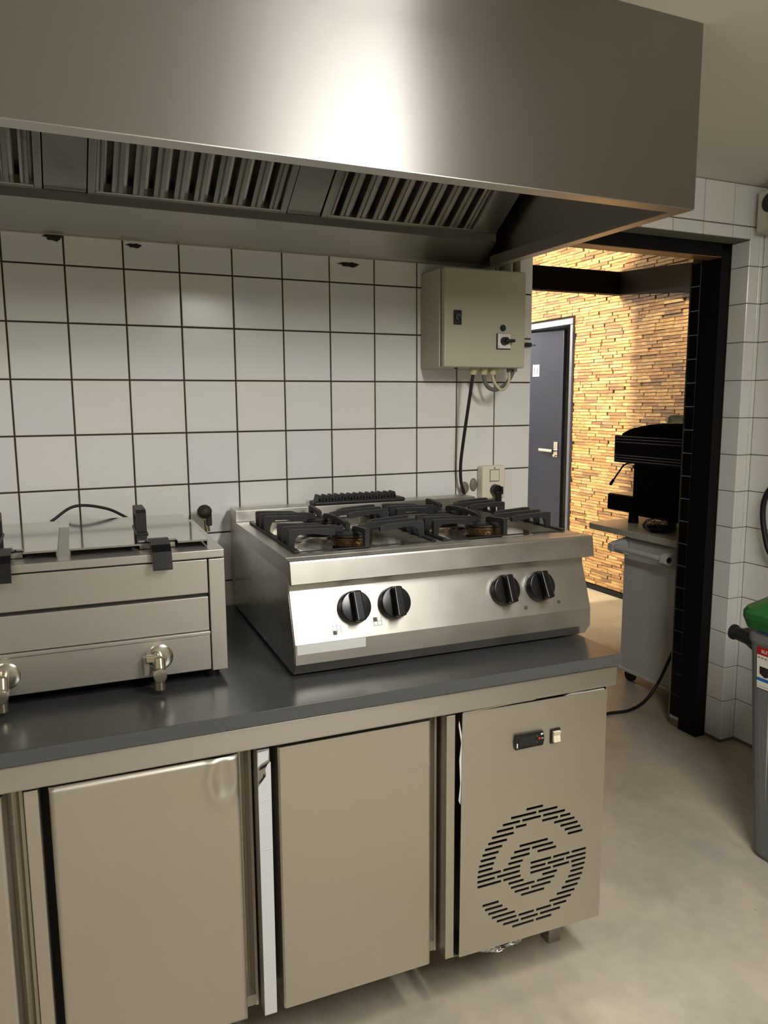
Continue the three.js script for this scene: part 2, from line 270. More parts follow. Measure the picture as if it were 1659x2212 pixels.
// hall door
const hd = structGroup('door_1', 'blue grey toilet door standing ajar in its frame', 'door');
const doorPaint = std({ color: sr(24, 29, 48), roughness: 0.34 }), framePaint = std({ color: sr(70, 75, 92), roughness: 0.35 });
mesh('frame_head', rbox(XW - 0.035, XW + 0.1, DTOP - 0.05, DTOP, DZ0, DZ1, 0.004), framePaint, hd);
mesh('frame_post', rbox(XW - 0.035, XW + 0.1, 0, DTOP - 0.05, DZ1 - 0.032, DZ1, 0.004), framePaint, hd);
mesh('frame_post', rbox(XW - 0.035, XW + 0.1, 0, DTOP - 0.05, DZ0, DZ0 + 0.05, 0.004), framePaint, hd);
const leaf = new THREE.Group(); leaf.name = 'leaf'; leaf.position.set(XW + 0.0, 0, DZ0 + 0.055); leaf.rotation.y = 0.2; hd.add(leaf);
mesh('panel', rbox(0, 0.04, 0.01, DTOP - 0.06, 0, 0.61, 0.003), doorPaint, leaf);
{
  const k = [mesh('handle', [rbox(-0.008, 0, 1.00, 1.13, 0.53, 0.575, 0.003), cylBetween([-0.05, 1.055, 0.55], [0, 1.055, 0.55], 0.013), cylBetween([-0.05, 1.055, 0.56], [-0.05, 1.06, 0.41], 0.016), cylBetween([-0.025, 1.015, 0.55], [0, 1.015, 0.55], 0.013)], chrome, leaf)];
  k[0].userData.label = 'bright metal lever handle on its plate';
  mesh('toilet_sign', box(-0.002, 0, 1.69, 1.79, 0.268, 0.342), std({ color: sr(232, 236, 244), roughness: 0.5 }), leaf);
  const fig = std({ color: sr(110, 116, 140), roughness: 0.6 });
  const f = []; for (const z of [0.287, 0.323]) { f.push(box(-0.003, -0.0018, 1.715, 1.765, z - 0.009, z + 0.009)); const s = new THREE.CircleGeometry(0.007, 14); s.rotateY(-Math.PI / 2); s.translate(-0.0025, 1.776, z); f.push(s); f.push(box(-0.003, -0.0018, 1.702, 1.716, z - 0.005, z + 0.005)); }
  mesh('pictogram', f, fig, leaf);
}

// ------------------------------------------------------------------ ceiling lamp of the kitchen and lamps of the room behind
{
  const fm = std({ color: sr(225, 225, 220), roughness: 0.5 });
  for (const l of BATTENS) {
    const t = thing('ceiling_lamp', 'white tube lamp under the kitchen ceiling ' + l.s, 'lamp', [l.x, CEIL, l.z], l.turn ? Math.PI / 2 : 0), w = l.len / 2 + 0.03;
    mesh('base', rbox(-w, w, -0.025, 0, -0.03, 0.03, 0.004, 1), fm, t);
    const opal = std({ color: sr(240, 236, 225), roughness: 0.6, emissive: LAMPC, emissiveIntensity: 4 }), m = Math.ceil(l.len / 0.44);
    for (let k = 0; k < m; k++) mesh('tube', cylBetween([-l.len / 2 + (k * l.len) / m + 0.004, -0.075, 0], [-l.len / 2 + ((k + 1) * l.len) / m - 0.004, -0.075, 0], 0.046, 24), opal, t);
    for (const x of [-w + 0.01, w - 0.01]) mesh('end_cap', rbox(x - 0.01, x + 0.01, -0.125, -0.02, -0.05, 0.05, 0.006, 1), fm, t);
  }
  HALL.forEach((h, i) => {
    const l = thing('hall_lamp', ['small warm ceiling lamp beyond the added partition', 'unseen warm lamp added to light the right part of the wood strip wall', 'unseen white lamp added at the far end for the glare on the hall door'][i], 'lamp', [h.p[0], h.p[1], h.p[2]]);
    mesh('stem', cylBetween([0, 0, 0], [0, HCEIL - h.p[1], 0], 0.008), blackPlastic, l);
    mesh('cap', cylBetween([0, -0.03, 0], [0, 0.02, 0], 0.035, 20), blackPlastic, l);
    const s = new THREE.SphereGeometry(0.045, 20, 14); s.translate(0, -0.09, 0);
    mesh('bulb', s, std({ color: sr(255, 230, 190), roughness: 0.5, emissive: h.c ?? WARM, emissiveIntensity: 6 }), l);
  });
}

// ------------------------------------------------------------------ extractor hood
{
  const t = thing('extractor_hood', 'large brushed steel extractor hood hanging over the cooking line', 'hood', [0, 0, 0]);
  const X0 = -1.6, X1 = 1.466, ZF = 0.9147, YB = 1.9125, T = 0.002;
  mesh('front_panel', box(X0, X1, YB, CEIL - 0.001, ZF - T, ZF), steelHood, t);
  mesh('front_flange', box(X0, X1, YB - T, YB, ZF - 0.041, ZF - 0.0005), steel, t);
  mesh('front_return', box(X0, X1 - 0.03, YB, YB + 0.02, ZF - 0.041, ZF - 0.041 + T), steel, t);
  mesh('side_panel', box(X1 - T, X1, YB, CEIL - 0.001, 0.002, ZF - T), steel, t);
  mesh('side_flange', box(X1 - 0.036, X1 - T, YB - T, YB, 0.002, ZF - 0.041), steel, t);
  mesh('side_return', box(X1 - 0.036, X1 - 0.034, YB, YB + 0.03, 0.1, ZF - 0.041), steelDull, t);
  mesh('inner_top', box(X0, X1 - T, 2.29, 2.292, 0.002, ZF - T), steelDull, t);
  mesh('back_panel', box(X0, X1 - T, YB + 0.01, CEIL - 0.001, 0.001, 0.004), steelDull, t);
  // grease gutter below the filters
  mesh('gutter_back', extrudeX([[0.134, 1.980], [0.1365, 1.980], [0.134, 2.005], [0.131, 2.005]], X0, X1 - 0.036), steelDull, t);
  const g = [[0.006, 1.9255], [0.05, 1.9245], [0.138, 1.980], [0.134, 1.983], [0.049, 1.928], [0.006, 1.929]];
  mesh('grease_gutter', extrudeX(g, X0, X1 - 0.036), steel, t);
  // sloping filter bank, slope 0.7 from (z 0.16, y 2.02)
  const len = 0.50, ang = Math.atan(0.7), bank = (name, x0, x1) => { const q = new THREE.Group(); q.name = name; q.position.set(0, 2.004, 0.137); q.rotation.x = -ang; t.add(q); return q; };
  // inside the group z runs up the slope, y is across it (into the hood)
  for (const [x0, x1] of [[-0.519, -0.417], [0.108, 0.2095], [0.7345, 0.834], [1.357, 1.43]]) { const q = bank('blank_panel'); mesh('sheet', box(x0 + 0.0015, x1 - 0.0015, 0.002, 0.004, 0, len), filterSteel, q); }
  for (const [x0, s0] of [[-1.04, -0.984], [-0.415, -0.3605], [0.211, 0.263], [0.836, 0.886]]) {
    const q = bank('grease_filter'), x1 = x0 + 0.521;
    mesh('filter_frame', [rbox(x0, x0 + 0.018, -0.004, 0.03, 0, len, 0.002, 1), rbox(x1 - 0.018, x1, -0.004, 0.03, 0, len, 0.002, 1), rbox(x0 + 0.018, x1 - 0.018, -0.004, 0.03, 0, 0.012, 0.002, 1), rbox(x0 + 0.018, x1 - 0.018, -0.004, 0.03, len - 0.012, len, 0.002, 1)], filterSteel, q);
    mesh('filter_core', box(x0 + 0.018, x1 - 0.018, 0.06, 0.062, 0.012, len - 0.012), steelDull, q);
    let e = x0 + 0.019;
    for (let k = 0; k <= 9; k++) {                    // channel profiles between the slots
      const a = e, b = k < 9 ? s0 + k * 0.0516 - 0.0055 : x1 - 0.019, w = b - a; e = b + 0.011;
      if (w < 0.01) continue;
      const pr = [[a, 0.026], [a, 0.0], [a + 0.006, -0.002], [a + w * 0.22, -0.002], [a + w * 0.26, 0.005], [a + w * 0.34, 0.006], [a + w * 0.40, 0.0], [a + w * 0.66, 0.0], [a + w * 0.72, 0.008], [b - 0.004, 0.010], [b, 0.014], [b, 0.026], [b - 0.0015, 0.026], [b - 0.0015, 0.016], [a + w * 0.70, 0.011], [a + w * 0.64, 0.002], [a + w * 0.42, 0.002], [a + w * 0.33, 0.009], [a + w * 0.25, 0.008], [a + w * 0.2, 0.001], [a + 0.0015, 0.002], [a + 0.0015, 0.026]];
      const gg = extrudeZ(pr, 0.012, len - 0.012); mesh('slat', gg, filterSteel, q);
    }
  }
}

// ------------------------------------------------------------------ control box on the wall
{
  const t = thing('control_box', 'grey metal switch box on the tiled wall under the hood', 'switch box', [1.229, 1.585, 0]);
  const greyPaint = std({ color: sr(176, 172, 152), roughness: 0.45, bumpMap: smudge, bumpScale: 0.0003 });
  const W = 0.306, H = 0.304;
  mesh('body', rbox(0, W, 0, H, 0.001, 0.128, 0.004), greyPaint, t);
  mesh('door_gap', box(0.006, W - 0.006, 0.006, H - 0.006, 0.126, 0.134), std({ color: sr(62, 60, 54), roughness: 0.8 }), t);
  const door = mesh('door', rbox(0.003, W, 0, H + 0.002, 0.132, 0.156, 0.006, 3), greyPaint, t);
  mesh('latch', [rbox(0.035, 0.063, 0.131, 0.175, 0.156, 0.161, 0.002), cylBetween([0.049, 0.153, 0.156], [0.049, 0.153, 0.164], 0.0105, 20)], blackPlastic, door);
  const ring = new THREE.TorusGeometry(0.0078, 0.0013, 6, 20, 4.6); ring.translate(0.049, 0.153, 0.1643); mesh('key_mark', ring, std({ color: sr(120, 122, 118), roughness: 0.5 }), door);
  mesh('pilot_lamp', [cylBetween([0.218, 0.126, 0.156], [0.218, 0.126, 0.159], 0.0105, 24), cylBetween([0.218, 0.126, 0.158], [0.218, 0.126, 0.163], 0.0085, 24, 0.007)], std({ color: sr(14, 46, 34), roughness: 0.3 }), t);
  const sw = new THREE.Group(); sw.name = 'rotary_switch'; t.add(sw);
  mesh('switch_base', rbox(0.194, 0.247, 0.058, 0.1085, 0.155, 0.160, 0.002), blackPlastic, sw);
  const cv = document.createElement('canvas'); cv.width = cv.height = 256; const cx = cv.getContext('2d');
  cx.fillStyle = '#e4e2da'; cx.fillRect(0, 0, 256, 256); cx.strokeStyle = '#5a5a56'; cx.lineWidth = 3; cx.strokeRect(6, 6, 244, 244); cx.fillStyle = '#2a2a28'; cx.font = 'bold 26px sans-serif';
  cx.fillText('I', 52, 50); cx.fillText('0', 196, 50); cx.fillText('2', 190, 236); cx.font = 'bold 20px sans-serif'; cx.fillRect(22, 214, 14, 22); cx.fillText('0', 76, 232); cx.fillRect(84, 28, 26, 5); cx.fillRect(150, 28, 26, 5); cx.fillRect(168, 222, 14, 6);
  const ct = new THREE.CanvasTexture(cv); ct.colorSpace = THREE.SRGBColorSpace;
  const plateG = new THREE.PlaneGeometry(0.049, 0.0465); plateG.translate(0.2215, 0.0845, 0.1606); mesh('face_plate', plateG, std({ map: ct, roughness: 0.4 }), sw, false);
  mesh('switch_knob', [cylBetween([0.2205, 0.0845, 0.1605], [0.2205, 0.0845, 0.176], 0.0135, 24, 0.012), rbox(0.214, 0.249, 0.0795, 0.0895, 0.166, 0.186, 0.003)], blackPlastic, sw);
  const cream = std({ color: sr(190, 178, 140), roughness: 0.5 });
  const gl = [[0.135, cream], [0.1755, cream], [0.2095, cream], [0.275, std({ color: sr(120, 112, 92), roughness: 0.6 })], [0.296, greyPaint]];
  gl.forEach(([x, m], i) => { const r = i < 3 ? 0.0145 : 0.009; mesh('cable_gland', [cylBetween([x, 0.001, 0.112], [x, -0.012, 0.112], r, 6), cylBetween([x, -0.012, 0.112], [x, -0.022, 0.112], r * 0.85, 16, r * 0.72)].slice(0, i < 3 ? 2 : 1), m, t); });
  mesh('hinge_screw', cylBetween([0.068, 0.0, 0.118], [0.068, -0.004, 0.118], 0.005, 12), blackPlastic, t);
}
const bx = (x, y, z) => [1.229 + x, 1.585 + y, z];
solo('cable', tube([bx(0.135, -0.02, 0.112), bx(0.132, -0.085, 0.1), bx(0.131, -0.165, 0.08), bx(0.130, -0.25, 0.06), bx(0.131, -0.32, 0.044), bx(0.139, -0.38, 0.034), bx(0.152, -0.415, 0.03), bx(0.16, -0.45, 0.028)], 0.0055, 60, 10), rubber, 'black cable hanging from the switch box down behind the stove', 'cable', undefined, false);
solo('cable', tube([bx(0.1755, -0.018, 0.112), bx(0.177, -0.035, 0.113), bx(0.19, -0.061, 0.116), bx(0.22, -0.07, 0.118), bx(0.262, -0.05, 0.115), bx(0.29, -0.012, 0.112), bx(0.296, 0.0, 0.112)], 0.0066, 50, 10), std({ color: sr(92, 94, 94), roughness: 0.55 }), 'grey cable looping below the switch box', 'cable', undefined, false);
solo('cable', tube([bx(0.2095, -0.018, 0.112), bx(0.211, -0.04, 0.118), bx(0.228, -0.068, 0.128), bx(0.244, -0.069, 0.128), bx(0.268, -0.045, 0.12), bx(0.275, -0.012, 0.112), bx(0.275, -0.004, 0.112)], 0.005, 50, 10), std({ color: sr(188, 180, 148), roughness: 0.55 }), 'cream cable looping below the switch box', 'cable', undefined, false);
for (const [x, l] of [[1.534, 'wider'], [1.582, 'narrower']]) solo('conduit_pipe', cylBetween([x, 1.40 + (l === 'wider' ? 0.4885 : 0.42), 0.03], [x, 2.2, 0.03], l === 'wider' ? 0.019 : 0.013, 16), std({ color: sr(112, 104, 86), roughness: 0.6 }), l + ' grey conduit pipe rising from the switch box behind the hood', 'pipe');

// ------------------------------------------------------------------ small things on the tiled wall
{
  const ivory = std({ color: sr(222, 214, 196), roughness: 0.35 });
  const s = thing('wall_socket', 'cream wall socket with rocker switch above the stove', 'socket', [1.498, 1.197, 0]);
  mesh('plate', rbox(-0.047, 0.047, -0.058, 0.058, 0.0, 0.040, 0.008, 3), ivory, s);
  mesh('rocker', rbox(-0.017, 0.019, 0.005, 0.043, 0.036, 0.0425, 0.002), ivory, s);
  mesh('rocker_gap', box(-0.019, 0.021, 0.003, 0.045, 0.0385, 0.0403), std({ color: sr(70, 62, 52), roughness: 0.8 }), s);
  mesh('pilot_hole', cylBetween([0.001, 0.050, 0.039], [0.001, 0.050, 0.0408], 0.0025, 12), blackGap, s);
  const p = thing('power_plug', 'black power plug in the cream wall socket', 'plug', [1.502, 1.178, 0.04]);
  mesh('plug_body', [cylBetween([0, -0.008, 0], [0, -0.008, 0.02], 0.021, 24, 0.019), rbox(-0.012, 0.012, -0.055, -0.008, 0.008, 0.03, 0.008, 3), rbox(0.008, 0.018, -0.022, 0.006, 0.016, 0.027, 0.003)], bakelite, p);
  mesh('plug_cord', tube([[0, -0.05, 0.019], [0.001, -0.075, 0.02], [-0.006, -0.105, 0.022], [-0.012, -0.16, 0.02]], 0.004, 24, 8), rubber, p, false);
  const grey = std({ color: sr(122, 116, 102), roughness: 0.5 });
  for (const [x, y, w, h, l] of [[1.401, 1.1785, 0.018, 0.022, 'round grey cap on the wall tile behind the black cable'], [1.437, 1.188, 0.0145, 0.0235, 'oval grey cap on the wall tile beside the socket']]) {
    const g = new THREE.SphereGeometry(1, 20, 12); g.scale(w, h, 0.008); g.translate(x, y, 0.001); solo('hole_cap', g, grey, l, 'cap', undefined, false);
  }
  const c = thing('wall_clip', 'small black clip at the wall edge beside the switch box', 'clip', [1.654, 1.672, 0]);
  mesh('clip_base', rbox(-0.022, 0.006, -0.006, 0.008, 0, 0.018, 0.002), blackPlastic, c); mesh('clip_pin', cylBetween([0.004, 0.0, 0.012], [0.026, 0.0, 0.012], 0.0025, 8), steelDull, c);
  const v = thing('gas_valve', 'greasy blackened valve knob on the wall between fryer and stove', 'valve', [0.487, 1.158, 0]);
  const grime = std({ color: sr(38, 34, 26), roughness: 0.6, bumpMap: smudge, bumpScale: 0.004 });
  mesh('valve_stem', [cylBetween([0, -0.01, 0], [0, -0.01, 0.055], 0.012, 16), cylBetween([0.006, -0.01, 0.03], [0.012, -0.06, 0.032], 0.009, 12)], brass, v);
  { const g = new THREE.DodecahedronGeometry(0.022, 1); g.scale(1, 0.95, 0.8); g.translate(0, 0.004, 0.062); mesh('valve_knob', g, grime, v, false); }
  mesh('valve_lever', [rbox(0.006, 0.022, -0.04, 0.0, 0.045, 0.06, 0.004)], grime, v);
}
// dark spots of old sealant under the hood
{
  const sealant = std({ color: sr(22, 20, 16), roughness: 0.7 });
  for (const [x, y, w, h, l] of [[0.127, 1.918, 0.02, 0.010, 'leftmost'], [0.334, 1.911, 0.018, 0.006, 'middle'], [0.976, 1.903, 0.030, 0.007, 'rightmost']]) {
    const g = new THREE.DodecahedronGeometry(1, 1), p = g.attributes.position; for (let i = 0; i < p.count; i++) { const k = 0.6 + 0.8 * hash(Math.round(p.getX(i) * 50), Math.round(p.getY(i) * 50), 5); p.setXYZ(i, p.getX(i) * w * k, p.getY(i) * h * k, p.getZ(i) * 0.002); }
    g.translate(x, y, 0.001); g.computeVertexNormals(); solo('sealant_blob', g, sealant, l + ' black sealant remnant on the tiles under the hood edge', 'sealant', undefined, false);
  }
}

// ------------------------------------------------------------------ the counter and what stands on it (one shared turn of 2.2 degrees)
const TH = 2.2 * Math.PI / 180, O = [1.3258, 0.8912];
const cw = (lx, y, lz) => [O[0] + lx * Math.cos(TH) - lz * Math.sin(TH), y, O[1] + lx * Math.sin(TH) + lz * Math.cos(TH)];
const onCounter = (name, label, cat, lx, y, lz, group) => thing(name, label, cat, cw(lx, y, lz), -TH, group);
{
  const w = onCounter('worktop', 'long dark grey laminate worktop on the steel fridge counter', 'worktop', 0, 0.8335, 0);
  mesh('slab', rbox(-2.7, -0.0012, 0, 0.0285, -0.84, -0.0012, 0.001, 1), worktopMat, w);
  const edgeM = std({ color: sr(76, 78, 78), roughness: 0.4 });
  mesh('edge_band', [box(-2.7, 0, 0.0005, 0.0278, -0.0011, 0), box(-0.0011, 0, 0.0005, 0.0278, -0.84, -0.0011)], edgeM, w);
}
{
  const f = onCounter('fridge_counter', 'steel refrigerated counter with doors under the dark worktop', 'fridge counter', 0, 0, 0);
  mesh('apron', rbox(-2.7, -0.0005, 0.779, 0.832, -0.80, -0.008, 0.006, 3), steel, f);
  mesh('carcass', [box(-2.7, -0.445, 0.155, 0.779, -0.80, -0.115), box(-0.445, -0.026, 0.155, 0.157, -0.80, -0.03), box(-0.445, -0.026, 0.157, 0.779, -0.80, -0.797)], steelDull, f);
  mesh('side_sheet', box(-0.026, -0.023, 0.153, 0.779, -0.80, -0.022), steelDoor, f);
  // doors with a grip channel at the right edge; outline in (x, z)
  const channel = (a, b) => { // a: left, b: right end of the flat front
    const r = 0.008, o = [[a, -0.108], [a, -0.024], [a + 0.004, -0.02]];
    for (let i = 0; i <= 6; i++) { const t = (i / 6) * Math.PI / 2; o.push([b - r + r * Math.sin(t), -0.02 - r + r * Math.cos(t)]); }
    o.push([b + 0.001, -0.088]); for (let i = 0; i <= 8; i++) { const t = Math.PI + (i / 8) * Math.PI; o.push([b + 0.012 + 0.011 * Math.cos(t), -0.088 + 0.010 * Math.sin(t)]); }
    o.push([b + 0.025, -0.055], [b + 0.031, -0.056], [b + 0.031, -0.108]); return o;
  };
  const doors = [[-1.73, -1.374], [-1.2965, -0.941], [-0.861, -0.508]];
  doors.forEach(([a, b], i) => {
    const d = new THREE.Group(); d.name = 'door'; f.add(d);
    if (i !== 1) mesh('door_body', extrudeY(channel(a, b), 0.166, 0.769), steelDoor, d);
    else {                                            // dented at its upper right corner
      const o = channel(a, b).map(([x, z]) => [x, z > -0.045 ? z - 0.009 : z]); mesh('door_body', extrudeY(o, 0.166, 0.767), steelDoor, d);
      const nx = 70, ny = 110, W = b - a, H = 0.603, g = new THREE.PlaneGeometry(W, H, nx, ny), p = g.attributes.position;
      for (let k = 0; k < p.count; k++) {
        const x = p.getX(k) + W / 2, y = p.getY(k) + H / 2, q = Math.hypot((x - (W - 0.034)) / 0.020, (y - (H - 0.045)) / 0.036), q2 = Math.hypot((x - (W - 0.004)) / 0.014, (y - (H - 0.05)) / 0.06);
        let z = -0.0065 * Math.exp(-q * q * 1.2) + 0.0035 * Math.exp(-Math.pow(q - 1.35, 2) * 5) * (y > H - 0.11 ? 1 : 0.4) - 0.006 * Math.exp(-q2 * q2);
        const e = Math.min(x, W - x, y, H - y), re = 0.006; if (e < re) z -= re - Math.sqrt(Math.max(0, re * re - (re - e) * (re - e)));
        p.setZ(k, z);
      }
      g.computeVertexNormals(); g.translate((a + b) / 2, 0.166 + H / 2, -0.02); mesh('front_sheet', g, steelDoor, d);
    }
    mesh('grip_cap', box(b + 0.003, b + 0.030, 0.167, 0.192, -0.106, -0.056), steelDull, d);
  });
  // mullions between the doors, the middle one still under its white film
  const film = std({ color: sr(206, 210, 212), roughness: 0.42, bumpMap: smudge, bumpScale: 0.0012 });
  [[-1.339, -1.314], [-0.9055, -0.878], [-0.4695, -0.447]].forEach(([a, b], i) => {
    const m = mesh('mullion', rbox(a, b, 0.163, 0.772, -0.112, -0.020, 0.002, 1), i === 1 ? steelDull : steelDoor, f);
    if (i === 1) {
      const tear = [[a + 0.0005, 0.166], [b - 0.0005, 0.166], [b + 0.001, 0.743], [b - 0.006, 0.738], [b - 0.011, 0.727], [b - 0.009, 0.716], [b - 0.016, 0.705], [b - 0.020, 0.700], [a + 0.001, 0.692]];
      mesh('protective_film', extrudeZ(tear, -0.0195, -0.0190), film, m);
      mesh('film_rest', extrudeZ([[a + 0.001, 0.735], [a + 0.010, 0.742], [b - 0.004, 0.748], [b - 0.002, 0.770], [a + 0.002, 0.767]], -0.0195, -0.0190), film, m);
      mesh('glue_spot', extrudeZ([[a + 0.004, 0.728], [b - 0.010, 0.733], [b - 0.003, 0.742], [b - 0.009, 0.739], [a + 0.008, 0.735]], -0.0192, -0.0186), blackGap, m);
      mesh('glue_spot', extrudeZ([[a + 0.002, 0.698], [a + 0.010, 0.705], [b - 0.010, 0.713], [b - 0.014, 0.719], [a + 0.012, 0.7115], [a + 0.004, 0.703]], -0.0192, -0.0186), blackGap, m);
      for (const y of [0.66, 0.63, 0.55]) mesh('film_crease', box(a + 0.003, b - 0.002, y, y + 0.0012, -0.0192, -0.0184), film, m);
    }
  });
  // rubber gasket strips beside the mullions
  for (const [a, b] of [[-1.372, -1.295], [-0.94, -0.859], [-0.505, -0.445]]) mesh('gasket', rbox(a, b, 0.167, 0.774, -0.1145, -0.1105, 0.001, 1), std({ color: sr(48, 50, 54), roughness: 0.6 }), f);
  // compressor panel with the louvred round emblem
  const C0 = [-0.2285, 0.3425], RO = 0.157, RI = 0.118, GO = 0.0755, GI = 0.039, P2 = 0.0131, holes = [];
  const inside = (x, y) => {
    const r = Math.hypot(x, y), bar = Math.abs(y + 0.002) < 0.018;
    if (bar && x > -0.008 && x < 0.1555) return r < RO; if (bar && x < -0.05 && r < RO && r > GI) return true;
    if (r <= RO && r >= RI) return !((x > 0 && y > 0.016 && y < 0.058) || (x < 0 && y < -0.02 && y > -0.060));
    if (r <= GO && r >= GI) return !(x > 0.0 && y > 0.016 && y < 0.034);
    return false;
  };
  for (let i = -12; i <= 12; i++) {
    const y = -0.002 + i * P2; let st = null, segs = [];
    for (let x = -0.165; x <= 0.1651; x += 0.0005) { const k = inside(x, y); if (k && st === null) st = x; if (!k && st !== null) { segs.push([st, x]); st = null; } }
    for (const [a, b] of segs) {
      if (b - a < 0.006) continue;
      const L = b - a, cuts = L > 0.058 ? Math.round(L / 0.055) : 1; let p = a;
      for (let c = 0; c < cuts; c++) { const q = c === cuts - 1 ? b : a + (L * (c + 1)) / cuts + (i % 2 ? 0.008 : -0.008); holes.push([p + (c ? 0.003 : 0), q - (c < cuts - 1 ? 0.003 : 0), y]); p = q; }
    }
  }
  const paths = holes.map(([a, b, y]) => rrect(C0[0] + a, C0[0] + b, C0[1] + y - 0.0033, C0[1] + y + 0.0033, 0.0014));
  const panel = mesh('compressor_panel', extrudeZ([[-0.4325, 0.158], [-0.0235, 0.152], [-0.0235, 0.7685], [-0.4295, 0.7715]], -0.0225, -0.020, paths), steelDoor, f);
  panel.userData.label = 'steel panel with slots forming a round emblem';
  // foam and film remnants along the panel edge
  const foil = std({ color: sr(214, 214, 208), roughness: 0.35 });
  mesh('film_remnant', extrudeZ([[-0.428, 0.7705], [-0.30, 0.7735], [-0.235, 0.7735], [-0.228, 0.7765], [-0.26, 0.7785], [-0.36, 0.7745], [-0.427, 0.7735]], -0.0222, -0.0205), foil, f);
  mesh('film_remnant', extrudeZ([[-0.15, 0.770], [-0.03, 0.7685], [-0.035, 0.7725], [-0.09, 0.7725], [-0.13, 0.7745]], -0.0222, -0.0205), foil, f);
  mesh('film_remnant', extrudeZ([[-0.4315, 0.70], [-0.436, 0.66], [-0.433, 0.60], [-0.437, 0.56], [-0.4325, 0.55], [-0.4305, 0.62], [-0.4305, 0.72], [-0.437, 0.755], [-0.4385, 0.745]], -0.0222, -0.0205), foil, f);
  // thermostat
  const th = new THREE.Group(); th.name = 'thermostat'; f.add(th);
  mesh('bezel', extrudeZ((() => { const s = new THREE.Shape(); s.moveTo(-0.2895, 0.659); s.lineTo(-0.2135, 0.659); s.quadraticCurveTo(-0.207, 0.676, -0.2135, 0.6945); s.lineTo(-0.2895, 0.6965); s.quadraticCurveTo(-0.2965, 0.678, -0.2895, 0.659); return s; })(), -0.020, -0.013, [], 0.0015), bakelite, th);
  mesh('display', box(-0.279, -0.236, 0.6665, 0.689, -0.0135, -0.0126), std({ color: sr(30, 31, 34), roughness: 0.15 }), th);
  mesh('marking', [box(-0.2875, -0.2845, 0.664, 0.6755, -0.0131, -0.0126), box(-0.221, -0.2145, 0.6865, 0.6905, -0.0131, -0.0126), box(-0.219, -0.2135, 0.677, 0.6785, -0.0131, -0.0126)], std({ color: sr(225, 225, 222), roughness: 0.5 }), th);
  mesh('red_button', cylBetween([-0.2245, 0.6785, -0.0135], [-0.2245, 0.6785, -0.0122], 0.0032, 14), std({ color: sr(190, 52, 34), roughness: 0.4 }), th);
  mesh('set_button', [cylBetween([-0.231, 0.670, -0.0135], [-0.231, 0.670, -0.0124], 0.0018, 10), cylBetween([-0.231, 0.6855, -0.0135], [-0.231, 0.6855, -0.0124], 0.0018, 10)], std({ color: sr(90, 92, 96), roughness: 0.4 }), th);
  const sw = new THREE.Group(); sw.name = 'power_switch'; f.add(sw);
  mesh('switch_frame', rbox(-0.190, -0.162, 0.656, 0.6925, -0.020, -0.0165, 0.0015, 1), bakelite, sw);
  mesh('switch_rocker', extrudeX([[-0.017, 0.661], [-0.0095, 0.661], [-0.0125, 0.676], [-0.0085, 0.687], [-0.017, 0.687]], -0.1845, -0.1655), std({ color: sr(222, 216, 190), roughness: 0.35 }), sw);
  // feet
  for (const [x, z] of [[-0.068, -0.165], [-0.068, -0.70], [-1.7, -0.165]]) mesh('foot', [rbox(x - 0.02, x + 0.02, 0.0, 0.05, z - 0.02, z + 0.02, 0.003, 1), cylBetween([x, 0.04, z], [x, 0.156, z], 0.016, 16)], steelDull, f);
}
{ // crumpled foil under the compressor panel
  const g = new THREE.IcosahedronGeometry(1, 5), p = g.attributes.position; const ps = []; for (let i = 0; i < p.count; i++) { const x = p.getX(i), y = p.getY(i), z = p.getZ(i), k = 0.55 + 0.9 * hash(Math.round(x * 9), Math.round(y * 9), Math.round(z * 9)); p.setXYZ(i, x * 0.05 * k, y * 0.011 * k, z * 0.02 * k); }
  g.computeVertexNormals(); g.rotateY(-TH); g.translate(...cw(-0.30, 0.139, -0.05));
  solo('foil_scrap', g, std({ color: new THREE.Color().setRGB(0.75, 0.75, 0.74), metalness: 1, roughness: 0.22 }), 'crumpled silver foil hanging under the compressor panel', 'foil', undefined, false);
}

